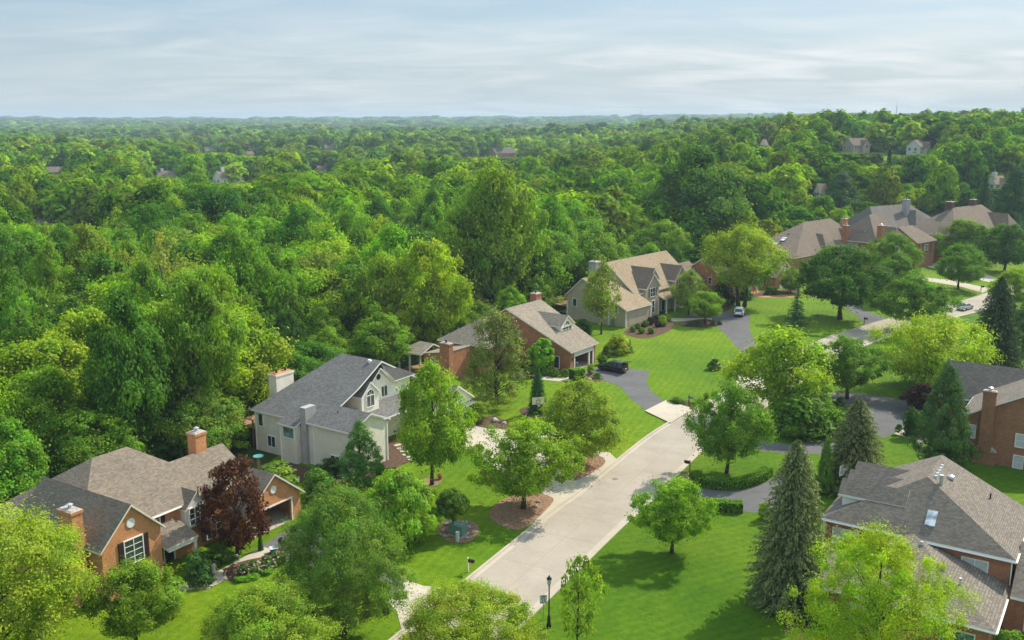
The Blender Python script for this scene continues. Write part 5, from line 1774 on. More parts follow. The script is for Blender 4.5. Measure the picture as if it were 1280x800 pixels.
# flowering bed along the walk of the orange brick house
g_ = np.random.default_rng(5)
for i, (cx, base, w_) in enumerate(((305, 720, 20), (318, 716, 24), (333, 711, 24), (346, 705, 20))):
    o = shrub('%s pink-flowered rhododendron beside the walk of the orange house' % ('leftmost', 'second', 'third', 'rightmost')[i], cx, base, base - 15, w_, (0.055, 0.12, 0.03), 'bush', name='flowering_shrub', group='flowering shrubs beside the walk')
    P_ = unit(g_.normal(size=(60, 3)) + np.array([0, -0.2, 0.7])) * np.array([0.5, 0.5, 0.95]) * 1.02
    P_[:, 2] = np.abs(P_[:, 2])
    pts = np.repeat(P_, 5, 0) + g_.normal(size=(300, 3)) * 0.02
    L = 0.09 * (0.7 + 0.6 * g_.random(300))
    bl = link('blossom', np_mesh('blossom', cards(pts, pts + 0.4 * g_.normal(size=(300, 3)), L, L, g_), 4, M['petal'], np.ones((300, 3))), o)
    bl.color = (0.68, 0.46, 0.44, 1)
for i, (cx, base, w_) in enumerate(((300, 727, 16), (316, 724, 18), (334, 718, 15))):
    shrub('%s low lime perennial in front of the pink-flowered shrubs' % ('leftmost', 'middle', 'rightmost')[i], cx, base, base - 7, w_, (0.1, 0.23, 0.02), 'loose', group='lime perennials before the flowering shrubs')


# ------------------------------------------------------------------ rocks
def rock(label, cx, base, wpx, mat='stone', flat=0.6, seed=0, group=None):
    x, y = G(cx, base)
    w = wpx / (F_PX / (y * CP + CAM_H * SP))
    bm = bmesh.new()
    bmesh.ops.create_icosphere(bm, subdivisions=2, radius=w / 2)
    g = random.Random(seed + int(cx * 7))
    ax = [(Vector((g.gauss(0, 1), g.gauss(0, 1), g.gauss(0, 1))).normalized(), 0.55 + 0.35 * g.random()) for _ in range(9)]
    for v in bm.verts:
        for a, k in ax:
            dd = v.co.dot(a) - k * w / 2
            if dd > 0:
                v.co -= a * dd
        v.co.z = v.co.z * flat
    me = bpy.data.meshes.new('boulder')
    bm.to_mesh(me)
    bm.free()
    me.materials.append(M[mat])
    o = link('boulder', me, None, (x, y, w * flat * 0.3), g.random() * 6)
    return tag(o, label, 'rock', group)


for i, (cx, b_, w_) in enumerate(((558, 656, 9), (564, 654, 8), (571, 654, 8), (578, 655, 8), (586, 660, 8), (592, 666, 8), (583, 673, 7), (553, 664, 7), (556, 671, 7))):
    rock('%s pale stone in the ring round the green utility box' % ('back left,second,third,fourth,back right,rightmost,front right,leftmost,front left'.split(',')[i]), cx, b_, w_, group='stones round the utility box')
for lb, cx, b_, w_ in (('pale boulder in the mulch by the white garage corner', 619, 527, 12), ('smaller pale rock right of the garage-corner boulder', 630, 530, 8), ('boulder beside the round shrub on the front lawn', 899, 461, 9),
                       ('rounded rock on the mulch island under the spreading tree', 633, 629, 6), ('dark rock on the mulch island near the kerb', 673, 628, 7), ('small flat grey stone on the mulch island', 670, 634, 7),
                       ('pale rock at the driveway edge of the saltbox house', 737, 475, 6), ('tan boulder under the tall spruce beside the hipped house', 965, 738, 9), ('white rock below the pink flowers', 337, 716, 4),
                       ('flat grey stone under the purple tree', 294, 696, 8), ('pale boulder in the mulch below the red brick porch wall', 750, 473, 5)):
    rock(lb, cx, b_, w_)
# stepping stones
st = [(497, 557), (501, 561), (505, 565), (508, 569), (512, 572), (515, 575)]
for i, (cx, b_) in enumerate(st):
    x, y = G(cx, b_)
    o = bevel(MB().extrude([(-0.5, -0.3, 0), (0.45, -0.35, 0), (0.55, 0.2, 0), (0.1, 0.36, 0), (-0.5, 0.3, 0)], (0, 0, 0.07)).build('stepping_stone', M['apron'], None, False, (x, y, 0.05), rnd.random()))
    tag(o, 'pale stepping stone in the mulch, %s from the beige house' % ORD[i], 'stepping stone', 'stepping stones to the beige house')


# ------------------------------------------------------------------ street furniture
def mailbox(label, cx, base, post='wood', box='dark', heading=32, h=1.05):
    x, y = G(cx, base)
    t = thing('mailbox', label, 'mailbox', (x, y, 0), -R(heading))
    MB().box(-0.06, 0.06, -0.06, 0.06, 0, h + 0.35).build('post', M[post], t)
    MB().box(-0.05, 0.62, -0.045, 0.045, h - 0.1, h - 0.01).build('arm', M[post], t)
    prof = [(0.0, -0.13, h)] + [(0.0, -0.13 * math.cos(a), h + 0.16 + 0.13 * math.sin(a)) for a in np.linspace(0, math.pi, 9)] + [(0.0, 0.13, h)]
    b = MB().extrude([(0.12 + p[0], p[1], p[2]) for p in prof], (0.55, 0, 0)).build('box', M[box], t)
    MB().box(0.4, 0.43, -0.15, -0.132, h + 0.1, h + 0.34).build('flag', M['rimred'], b)
    MB().box(0.671, 0.685, -0.1, 0.1, h + 0.02, h + 0.24).build('door', M[box], b)
    return t


mailbox('black mailbox on a pale wooden post at the lower-left lawn edge', 585, 715, 'trim')
mailbox('brown mailbox at the mouth of the curved-hedge drive', 862, 590, 'wood', 'shutter', 212)
mailbox('dark mailbox in the small bed beside the concrete apron', 861, 506, 'dark', 'util')
mailbox('black mailbox on the verge beside the dark maple drive', 1080, 405, 'dark', 'dark', 45)
mailbox('dark mailbox at the far bend of the road', 1226, 364, 'dark', 'dark', 50)

# street lamp
x, y = G(686, 784)
t = thing('street_lamp', 'slender black street lamp post beside the speed limit sign', 'street lamp', (x, y, 0))
MB().lathe([(0.2, 0), (0.2, 0.25), (0.15, 0.35), (0.13, 0.9), (0.1, 1.0), (0.065, 1.1), (0.05, 3.6), (0.08, 3.62), (0.08, 3.7)], 14).build('pole', M['dark'], t, True)
MB().lathe([(0.08, 3.7), (0.15, 3.75), (0.19, 4.15), (0.16, 4.2)], 8).build('lantern', M['boardglass'], t)
MB().lathe([(0.22, 4.2), (0.18, 4.3), (0.06, 4.42), (0.02, 4.55)], 10).build('lamp_cap', M['dark'], t)

# speed limit sign
x, y = G(679, 776)
t = thing('speed_limit_sign', 'white speed limit 25 sign on a thin post beside the road', 'road sign', (x, y, 0), R(8))
MB().box(-0.03, 0.03, -0.02, 0.02, 0, 2.35).build('post', M['steel'], t)
pl_ = bevel(MB().box(-0.305, 0.305, -0.05, -0.022, 1.55, 2.31).build('panel', M['sign_white'], t), 0.02)
bd = MB()
for (a, b, c, d) in ((-0.285, 0.285, 2.275, 2.29), (-0.285, 0.285, 1.57, 1.585), (-0.285, -0.27, 1.585, 2.275), (0.27, 0.285, 1.585, 2.275)):
    bd.box(a, b, -0.054, -0.051, c, d)
bd.build('border', M['dark'], t)
for txt, zz, sz in (('SPEED', 2.13, 0.15), ('LIMIT', 1.98, 0.15), ('25', 1.64, 0.42)):
    cu = bpy.data.curves.new('lettering', 'FONT')
    cu.body = txt
    cu.size = sz
    cu.align_x = 'CENTER'
    cu.extrude = 0.003
    cu.offset = 0.004
    cu.materials.append(M['dark'])
    tmp = link('lettering_curve', cu)
    me = bpy.data.meshes.new_from_object(tmp.evaluated_get(bpy.context.evaluated_depsgraph_get()))
    bpy.data.objects.remove(tmp)
    o = link('lettering', me, t, (0, -0.054, zz))
    o.rotation_euler = (R(90), 0, 0)


def hoop(label, cx, base, top, heading, board, post='dark'):
    x, y, h, sc = vert(cx, base, top)
    t = thing('basketball_hoop', label, 'basketball hoop', (x, y, 0), R(heading))
    MB().tube([(0, 0, 0), (0, 0, h - 1.2), (0, -0.75, h - 0.55)], [0.08, 0.07, 0.05], 8).build('pole', M[post], t)
    b = bevel(MB().box(-0.9, 0.9, -0.83, -0.78, h - 1.1, h).build('backboard', M[board], t), 0.02)
    fr = MB()
    for (a0, a1, c0, c1) in ((-0.92, 0.92, h - 0.02, h + 0.03), (-0.92, 0.92, h - 1.13, h - 1.08), (-0.93, -0.88, h - 1.08, h - 0.02), (0.88, 0.93, h - 1.08, h - 0.02),
                             (-0.3, 0.3, h - 0.48, h - 0.43), (-0.3, 0.3, h - 0.9, h - 0.86), (-0.3, -0.26, h - 0.86, h - 0.48), (0.26, 0.3, h - 0.86, h - 0.48)):
        fr.box(a0, a1, -0.87, -0.832, c0, c1)
    fr.build('frame', M['white'] if board == 'boardglass' else M['shutter'], b)
    rim = [(0.23 * math.cos(a), -1.12 + 0.23 * math.sin(a), h - 0.9) for a in np.linspace(0, 2 * math.pi, 17)]
    MB().tube(rim, [0.012] * 17, 5).build('rim', M['rimred'], t)
    nt_ = MB()
    for a in np.linspace(0, 2 * math.pi, 13)[:-1]:
        nt_.tube([(0.23 * math.cos(a), -1.12 + 0.23 * math.sin(a), h - 0.9), (0.12 * math.cos(a + 0.5), -1.12 + 0.12 * math.sin(a + 0.5), h - 1.32)], [0.008, 0.008], 3)
        nt_.tube([(0.23 * math.cos(a), -1.12 + 0.23 * math.sin(a), h - 0.9), (0.12 * math.cos(a - 0.5), -1.12 + 0.12 * math.sin(a - 0.5), h - 1.32)], [0.008, 0.008], 3)
    nt_.build('net', M['net'], t)
    return t


hoop('cream-board basketball hoop on dark pole beside the cone-shaped spruce', 671, 518, 494, 12, 'boardcream')
hoop('clear-board basketball hoop on dark pole beside the grey-green spruce', 1046, 618, 578, 33, 'boardglass')

# utility box, pedestal, ring
x, y = G(573, 668)
t = thing('utility_box', 'green padmounted utility box among pale stones on the lawn', 'utility box', (x, y, 0), -R(28))
bevel(MB().frustum((-0.75, 0.75, -0.6, 0.6), (-0.72, 0.72, -0.55, 0.6), 0.1, 1.05).build('cabinet', M['util'], t), 0.04)
MB().box(-0.85, 0.85, -0.7, 0.7, 0, 0.1).build('base', M['apron'], t)
bevel(MB().box(-0.78, 0.78, -0.62, 0.64, 1.055, 1.12).build('lid', M['util'], t), 0.03)
x, y = G(572, 677)
t = thing('utility_pedestal', 'slim pale grey-green utility pedestal before the green utility box', 'utility pedestal', (x, y, 0), -R(25))
bevel(MB().box(-0.14, 0.14, -0.14, 0.14, 0, 0.95).build('body', M['pale_util'], t), 0.03)
bevel(MB().box(-0.17, 0.17, -0.17, 0.17, 0.955, 1.03).build('cap', M['pale_util'], t), 0.03)
x, y = G(583, 662)
t = thing('utility_pedestal', 'thin pale utility marker post behind the green utility box', 'utility pedestal', (x, y, 0), -R(25))
bevel(MB().box(-0.07, 0.07, -0.07, 0.07, 0, 0.85).build('body', M['pale_util'], t), 0.02)
MB().lathe([(0.09, 0.85), (0.09, 0.9), (0.02, 0.97)], 10).build('cap', M['pale_util'], t)

# flower pot by the tree ring
x, y = G(550, 599)
t = thing('flower_pot', 'terracotta pot of pink flowers beside the maple ring', 'flower pot', (x, y, 0.02))
MB().lathe([(0.16, 0), (0.24, 0.34), (0.27, 0.34), (0.27, 0.4), (0.2, 0.4)], 14).build('pot', M['terracotta'], t)
fl = link('blossom', SH['bush'], t, (0, 0, 0.35))
fl.scale = (0.7, 0.7, 0.35)
fl.color = (0.62, 0.25, 0.26, 1)

# things at the orange brick house garage
x, y = G(343, 691)
t = thing('storage_tub', 'teal plastic tub with pale lid on the drive by the flower bed', 'tub', (x, y, 0.03), 0.4)
bevel(MB().frustum((-0.35, 0.35, -0.28, 0.28), (-0.42, 0.42, -0.34, 0.34), 0, 0.45).build('body', M['teal'], t), 0.04)
bevel(MB().box(-0.45, 0.45, -0.37, 0.37, 0.46, 0.52).build('lid', M['pale_util'], t), 0.02)
x, y = G(353, 688)
t = thing('kettle_grill', 'black kettle barbecue on legs beside the teal tub', 'barbecue', (x, y, 0.03))
MB().lathe([(0.03, 0.6), (0.25, 0.66), (0.36, 0.85), (0.37, 0.95)], 18).build('bowl', M['dark'], t, True)
l_ = MB().lathe([(0.38, 0.955), (0.35, 1.1), (0.2, 1.25), (0.04, 1.3)], 18).build('lid', M['dark'], t, True)
MB().tube([(-0.1, 0, 1.28), (-0.08, 0, 1.37), (0.08, 0, 1.37), (0.1, 0, 1.28)], [0.02] * 4, 6).build('handle', M['steel'], l_)
for k in range(3):
    a = k * 2.09
    MB().tube([(0.2 * math.cos(a), 0.2 * math.sin(a), 0.72), (0.38 * math.cos(a), 0.38 * math.sin(a), 0)], [0.025, 0.025], 6).build('leg', M['steel'], t)
x, y = G(350, 697)
t = thing('planter', 'tall terracotta planter beside the black barbecue', 'planter', (x, y, 0.04))
MB().lathe([(0.2, 0), (0.28, 0.5), (0.34, 0.52), (0.34, 0.62), (0.26, 0.62), (0.24, 0.5)], 16).build('pot', M['terracotta'], t)
MB().lathe([(0.24, 0.52), (0.02, 0.56)], 12).build('soil', M['mulch'], t)

# behind the beige house: bird bath, wheelbarrow, stacked logs, deck
x, y = G(324, 592)
t = thing('bird_bath', 'turquoise bird bath bowl on a timber stump behind orange garage', 'bird bath', (x, y, 0))
MB().lathe([(0.22, 0), (0.18, 0.6), (0.2, 1.9)], 12).build('stand', M['wood'], t)
MB().lathe([(0.1, 1.9), (0.5, 2.02), (0.62, 2.15), (0.58, 2.15), (0.4, 2.08), (0.02, 2.06)], 20).build('bowl', M['aqua'], t, True)
x, y = G(334, 592)
t = thing('wheelbarrow', 'green upturned wheelbarrow leaning by the beige side wall', 'wheelbarrow', (x, y, 0), 0.5)
ob = MB().frustum((-0.5, 0.5, -0.35, 0.35), (-0.75, 0.75, -0.5, 0.5), 0.0, 0.45).build('tray', M['util'], t)
ob.rotation_euler = (R(75), 0, 0)
ob.location = (0, 0, 0.55)
w_ = MB().lathe([(0.2, -0.05), (0.2, 0.05)], 14).build('wheel', M['tyre'], t, True, (0.85, 0.1, 0.3))
w_.rotation_euler = (R(90), 0, 0)
for sg in (-1, 1):
    MB().tube([(0.85, 0.1 + sg * 0.08, 0.3), (-0.6, 0.15, 0.75 + sg * 0.25), (-1.2, 0.15, 0.8 + sg * 0.25)], [0.025] * 3, 6).build('handle', M['wood'], t)
x, y = B.world(-3.2, 3.5)
t = thing('deck', 'timber deck with blue tarp behind the beige house chimney', 'deck', (x, y, 0), -R(34))
MB().box(-2, 2.2, -3, 5, 2.3, 2.45).build('floor', M['wood'], t)
for (a, b) in ((-1.9, -2.9), (-1.9, 0.8), (-1.9, 4.8), (1.9, -2.9)):
    MB().box(a - 0.08, a + 0.08, b - 0.08, b + 0.08, -0.3, 3.4).build('post', M['wood'], t)
rl = MB().box(-1.95, -1.85, -2.9, 4.9, 3.3, 3.4).box(-1.95, 1.9, -2.95, -2.85, 3.3, 3.4)
for k in range(16):
    rl.box(-1.93, -1.89, -2.6 + k * 0.47, -2.56 + k * 0.47, 2.45, 3.3)
rl.build('railing', M['wood'], t)
bevel(MB().frustum((-0.9, 0.9, -0.6, 0.6), (-0.7, 0.75, -0.4, 0.45), 2.46, 3.5).build('tarpaulin', M['blue'], t, False, (0.6, 0.5, 0)), 0.08)
x, y = D.world(-3.0, 4.0)
t = thing('deck', 'raised dark timber deck with railing behind the tan side wall', 'deck', (x, y, 0), -R(40))
MB().box(-1.8, 2.6, -3, 3, 2.2, 2.38).build('floor', M['wood'], t)
for (a, b) in ((-1.7, -2.9), (2.4, -2.9), (-1.7, 2.9)):
    MB().box(a - 0.1, a + 0.1, b - 0.1, b + 0.1, -0.3, 3.4).build('post', M['shutter'], t)
rl = MB()
for z in (2.6, 2.85, 3.1, 3.35):
    rl.box(-1.75, 2.5, -2.95, -2.88, z, z + 0.1)
    rl.box(-1.75, -1.68, -2.88, 2.95, z, z + 0.1)
rl.build('railing', M['wood'], t)


# ------------------------------------------------------------------ cars
def wheel(par, x, y, r, wd=0.22):
    tm = MB().lathe([(r * 0.62, -wd / 2), (r * 0.95, -wd / 2), (r, -wd / 3), (r, wd / 3), (r * 0.95, wd / 2), (r * 0.62, wd / 2)], 18).build('wheel', M['tyre'], par, True, (x, y, r))
    tm.rotation_euler = (R(90), 0, 0)
    rm = MB().lathe([(r * 0.62, -wd * 0.42), (r * 0.15, -wd * 0.5), (r * 0.15, wd * 0.5), (r * 0.62, wd * 0.42)], 12).build('rim', M['steel'], tm)
    return tm


def car(label, name, loc, heading, paint, kind='suv', tail_open=False, z=0.03):
    """+x is forward"""
    t = thing(name, label, 'car', (*loc, z), R(90) - R(heading))
    L, W = (4.75, 1.9) if kind == 'suv' else (4.7, 1.82)
    hb, ht = (1.05, 1.74) if kind == 'suv' else (0.92, 1.44)
    r = 0.36 if kind == 'suv' else 0.32
    x0, x1 = -L / 2, L / 2
    if kind == 'suv':
        prof = [(x0, 0.45), (x0 + 0.05, 0.3), (x1 - 0.25, 0.26), (x1, 0.42), (x1, 0.72), (x1 - 0.12, 0.88), (x1 - 0.95, 1.03), (x1 - 1.15, hb), (x0 + 0.06, hb), (x0 - 0.02, 0.8)]
        cab = ((x0 + 0.08, x1 - 1.25, 0.86), (x0 + 0.42, x1 - 2.1, 0.68))
    else:
        prof = [(x0, 0.45), (x0 + 0.05, 0.28), (x1 - 0.25, 0.24), (x1, 0.4), (x1, 0.62), (x1 - 0.15, 0.74), (x1 - 1.2, hb - 0.02), (x0 + 0.75, hb + 0.02), (x0 + 0.08, hb), (x0 - 0.02, 0.75)]
        cab = ((x0 + 0.55, x1 - 1.2, 0.82), (x0 + 1.25, x1 - 2.15, 0.62))
    body = MB().extrude([(p[0], -W / 2, p[1]) for p in prof], (0, W, 0)).build('body', M[paint], t)
    bevel(body, 0.1, 3)
    (a0, a1, aw), (b0, b1, bw) = cab
    ro = MB().frustum((b0 - 0.03, b1 + 0.05, -bw - 0.03, bw + 0.03), (b0 + 0.15, b1 - 0.1, -bw + 0.1, bw - 0.1), ht - 0.06, ht + 0.02)
    for (p, q) in (((a0, aw), (b0, bw)), ((a1, aw), (b1, bw)), ((a0 + (a1 - a0) * 0.36, aw), (b0 + (b1 - b0) * 0.36, bw)), ((a0 + (a1 - a0) * 0.66, aw), (b0 + (b1 - b0) * 0.68, bw))):
        for sg in (-1, 1):
            ro.tube([(p[0], sg * (p[1] + 0.01), hb - 0.03), (q[0], sg * (q[1] + 0.01), ht - 0.03)], [0.06, 0.05], 6)
    bevel(ro.build('roof', M[paint], t), 0.04, 2)
    MB().frustum((a0 + 0.02, a1 - 0.02, -aw, aw), (b0 + 0.02, b1 - 0.02, -bw, bw), hb - 0.02, ht - 0.05).build('window', M['glass'], t)
    for sx in (x0 + 0.85, x1 - 0.9):
        for sg in (-1, 1):
            wheel(t, sx, sg * (W / 2 - 0.12), r)
            MB().lathe([(r + 0.07, -0.02), (r + 0.07, 0.02)], 18).build('wheel_arch', M['dark'], t, False, (sx, sg * (W / 2 - 0.015), r)).rotation_euler = (R(90), 0, 0)
    for sg in (-1, 1):
        bevel(MB().box(x1 - 0.3, x1 - 0.02, sg * 0.68 - 0.2, sg * 0.68 + 0.2, 0.62, 0.78).build('headlight', M['lamp_clear'], t), 0.03)
        bevel(MB().box(x0 - 0.035, x0 + 0.14, sg * 0.76 - 0.14, sg * 0.76 + 0.16, 0.72, 1.02 if kind == 'suv' else 0.88).build('tail_light', M['lamp_red'], t), 0.03)
        bevel(MB().box(x1 - 1.75, x1 - 1.55, sg * (W / 2 + 0.06) - 0.09, sg * (W / 2 + 0.06) + 0.09, hb - 0.02, hb + 0.15).build('mirror', M[paint], t), 0.03)
    bevel(MB().box(x0 - 0.08, x0 + 0.1, -W / 2 + 0.06, W / 2 - 0.06, 0.36, 0.58).build('bumper', M['dark'] if kind == 'suv' else M[paint], t), 0.05)
    MB().box(x0 - 0.03, x0 - 0.012, -0.26, 0.26, 0.68, 0.8).build('number_plate', M['sign_white'], t)
    MB().box(x1 - 0.01, x1 + 0.025, -0.55, 0.55, 0.46, 0.68).build('grille', M['dark'], t)
    if tail_open:
        tg = MB().box(-1.05, 0, -0.78, 0.78, -0.06, 0.05).build('tailgate', M[paint], t, False, (b0 + 0.05, 0, ht - 0.02))
        tg.rotation_euler = (0, R(12), 0)
        bevel(tg, 0.04)
        MB().box(-0.75, -0.1, -0.62, 0.62, 0.051, 0.06).build('rear_glass', M['glass'], tg)
        MB().box(a0 - 0.06, a0 + 0.4, -0.75, 0.75, 0.62, hb + 0.5).build('boot_interior', M['dark'], t)
    return t


bx, by = G(766, 464)
car('black sport utility car with raised tailgate on the asphalt drive', 'parked_car', (bx, by), 306, 'car_black', 'suv', True)
wx, wy = G(924, 394)
car('white sport utility car seen from behind on the asphalt drive', 'parked_car', (wx, wy), 18, 'car_white', 'suv')
sx_, sy_ = G(1206, 387)
car('silver saloon parked at the kerb of the far road bend', 'parked_car', (sx_, sy_), 47, 'car_silver', 'sedan')
gx_, gy_ = C.world(-3.2, 2.9)
car('pale grey car inside the open two-bay garage', 'parked_car', (gx_, gy_), 36 + 90, 'car_grey', 'sedan', z=0.06)
gx_, gy_ = A.world(-3.3, 14.0)
t = thing('workbench', 'timber workbench deep inside the orange brick garage', 'workbench', (*A.world(-5.2, 12.5), 0.06), -R(32))
MB().box(-0.4, 0.4, -1.2, 1.2, 0.85, 0.92).build('top', M['wood'], t)
for a in (-0.34, 0.34):
    for b in (-1.1, 1.1):
        MB().box(a - 0.05, a + 0.05, b - 0.05, b + 0.05, 0, 0.85).build('leg', M['wood'], t)


# ------------------------------------------------------------------ person walking a dog
def skin_body(name, joints, edges, radii, mat, parent, levels=1):
    me = bpy.data.meshes.new(name)
    me.from_pydata(joints, edges, [])
    me.materials.append(M[mat])
    o = link(name, me, parent)
    sk = o.modifiers.new('skin', 'SKIN')
    lay = me.skin_vertices[0] if me.skin_vertices else None
    if lay is None:
        bm = bmesh.new()
        bm.from_mesh(me)
        bm.verts.layers.skin.verify()
        bm.to_mesh(me)
        bm.free()
        lay = me.skin_vertices[0]
    for i, rr in enumerate(radii):
        lay.data[i].radius = (rr, rr) if not isinstance(rr, tuple) else rr
        lay.data[i].use_root = i == 0
    sk.use_smooth_shade = True
    sb = o.modifiers.new('smooth', 'SUBSURF')
    sb.levels = sb.render_levels = levels
    return o


x, y = G(268, 724)
t = thing('person', 'person in grey dress with dark hair walking a dog on the garden path', 'person', (x, y, 0.04), R(-38))
J = [(0, 0, 0.88), (0, 0, 1.08), (0.01, 0, 1.28), (0.02, 0, 1.4), (0.04, 0, 1.5), (0.05, 0, 1.62),           # pelvis .. head
     (0.0, 0.09, 0.84), (0.14, 0.1, 0.48), (0.1, 0.1, 0.07), (0.26, 0.1, 0.03),
     (0.0, -0.09, 0.84), (-0.04, -0.1, 0.47), (-0.24, -0.1, 0.12), (-0.12, -0.1, 0.04),
     (0.02, 0.18, 1.33), (0.02, 0.23, 1.08), (0.22, 0.2, 0.98), (0.3, 0.19, 0.99),
     (0.02, -0.18, 1.33), (0.06, -0.22, 1.08), (0.28, -0.16, 1.02), (0.37, -0.13, 1.03)]
Eg = [(0, 1), (1, 2), (2, 3), (3, 4), (4, 5), (0, 6), (6, 7), (7, 8), (8, 9), (0, 10), (10, 11), (11, 12), (12, 13), (3, 14), (14, 15), (15, 16), (16, 17), (3, 18), (18, 19), (19, 20), (20, 21)]
Rd = [0.13, 0.12, 0.14, 0.075, 0.055, 0.1, 0.09, 0.055, 0.038, 0.035, 0.09, 0.055, 0.038, 0.035, 0.055, 0.042, 0.03, 0.03, 0.055, 0.042, 0.03, 0.03]
bd_ = skin_body('body', J, Eg, Rd, 'skin', t, 2)
hd = MB()
hd.lathe([(0.02, -0.02), (0.1, 0.03), (0.125, 0.1), (0.11, 0.17), (0.03, 0.21)], 14)
ho = hd.build('hair', M['hair'], t, True, (0.025, 0, 1.55))
MB().lathe([(0.26, 0.55), (0.22, 0.72), (0.17, 0.95), (0.155, 1.1), (0.175, 1.3), (0.12, 1.4), (0.085, 1.405)], 18).build('dress', M['dress'], t, True)
for sx, sy in ((0.19, 0.1), (-0.16, -0.1)):
    bevel(MB().box(sx - 0.13, sx + 0.13, sy - 0.05, sy + 0.05, 0.0, 0.08).build('shoe', M['pinkcloth'], t), 0.03)
fc_ = MB()
for sg in (-1, 1):
    fc_.box(0.135, 0.15, sg * 0.035 - 0.012, sg * 0.035 + 0.012, 1.635, 1.65)
fc_.build('eyes', M['dark'], bd_)
fg_ = MB()
for bxx, byy, bz in ((0.3, 0.19, 0.99), (0.37, -0.13, 1.03)):
    for k in range(4):
        fg_.tube([(bxx, byy - 0.03 + k * 0.02, bz), (bxx + 0.06, byy - 0.03 + k * 0.02, bz - 0.01), (bxx + 0.07, byy - 0.03 + k * 0.02, bz - 0.05)], [0.011, 0.01, 0.008], 5)
    fg_.tube([(bxx, byy + 0.04, bz), (bxx + 0.04, byy + 0.06, bz)], [0.011, 0.008], 5)
fg_.build('fingers', M['skin'], bd_)

x, y = G(285, 718)
t = thing('dog', 'brown dog walking ahead of the person on the garden path', 'dog', (x, y, 0.04), R(28))
J = [(-0.28, 0, 0.52), (0.0, 0, 0.52), (0.26, 0, 0.54), (0.42, 0, 0.7), (0.5, 0, 0.8), (0.66, 0, 0.76),
     (-0.3, 0.1, 0.42), (-0.22, 0.1, 0.3), (-0.36, 0.1, 0.2), (-0.34, 0.1, 0.03),
     (-0.3, -0.1, 0.42), (-0.3, -0.1, 0.3), (-0.45, -0.1, 0.2), (-0.46, -0.1, 0.03),
     (0.28, 0.1, 0.42), (0.36, 0.1, 0.22), (0.4, 0.1, 0.03),
     (0.28, -0.1, 0.42), (0.24, -0.1, 0.22), (0.2, -0.1, 0.03),
     (-0.42, 0, 0.56), (-0.62, 0, 0.68)]
Eg = [(0, 1), (1, 2), (2, 3), (3, 4), (4, 5), (0, 6), (6, 7), (7, 8), (8, 9), (0, 10), (10, 11), (11, 12), (12, 13), (2, 14), (14, 15), (15, 16), (2, 17), (17, 18), (18, 19), (0, 20), (20, 21)]
Rd = [0.13, 0.12, 0.16, 0.095, 0.1, 0.05, 0.085, 0.06, 0.035, 0.035, 0.085, 0.06, 0.035, 0.035, 0.06, 0.04, 0.035, 0.06, 0.04, 0.035, 0.04, 0.015]
db = skin_body('body', J, Eg, Rd, 'dogfur', t, 2)
er = MB()
for sg in (-1, 1):
    er.extrude([(0.44, sg * 0.07, 0.88), (0.52, sg * 0.09, 0.86), (0.5, sg * 0.11, 0.74)], (0.0, sg * 0.02, 0.0))
er.build('ears', M['shutter'], db)
MB().box(0.7, 0.73, -0.025, 0.025, 0.765, 0.8).build('nose', M['dark'], db)

# ------------------------------------------------------------------ radio masts on the skyline
def mast(label, px, top, y, w=0.9):
    x = (px - 640) / F_PX * (y * CP)
    zt = CAM_H + (148 - top) * y / 1226.0
    z0 = float(T(x, y))
    t = thing('radio_mast', label, 'radio mast', (x, y, z0))
    h = zt - z0
    tw = MB()
    for k in range(3):
        a = k * 2.094
        tw.tube([(w * math.cos(a), w * math.sin(a), 0), (w * 0.45 * math.cos(a), w * 0.45 * math.sin(a), h * 0.85)], [w * 0.2, w * 0.16], 5)
    n = 12
    for i in range(n):
        for k in range(3):
            z1, z2 = h * 0.85 * i / n, h * 0.85 * (i + 1) / n
            r1, r2 = w * (1 - 0.55 * i / n), w * (1 - 0.55 * (i + 1) / n)
            tw.tube([(r1 * math.cos(k * 2.094), r1 * math.sin(k * 2.094), z1), (r2 * math.cos(k * 2.094 + 2.094), r2 * math.sin(k * 2.094 + 2.094), z2)], [w * 0.1, w * 0.1], 4)
    tw.build('lattice', M['steel'], t)
    MB().tube([(0, 0, h * 0.84), (0, 0, h)], [w * 0.3, w * 0.08], 6).build('antenna', M['steel'], t)


mast('tall grey radio mast above the hill on the right skyline', 1120, 127, 1500)
mast('thin distant radio mast on the middle skyline', 801, 132, 1850, 0.8)
mast('thinner distant radio mast left of the middle one', 770, 137, 1950, 0.8)

# ------------------------------------------------------------------ air
hb = MB().box(-11000, 11000, -11000, 11000, -12, 72)
m, nt = newmat('haze_air')
pv = nt.nodes.new('ShaderNodeVolumePrincipled')
pv.inputs['Color'].default_value = (0.6, 0.77, 0.9, 1)
pv.inputs['Density'].default_value = 0.00015
pv.inputs['Anisotropy'].default_value = 0.1
o_ = nt.nodes.new('ShaderNodeOutputMaterial')
nt.links.new(pv.outputs[0], o_.inputs['Volume'])
tag(hb.build('haze', m), 'pale blue haze filling the distance', kind='stuff')

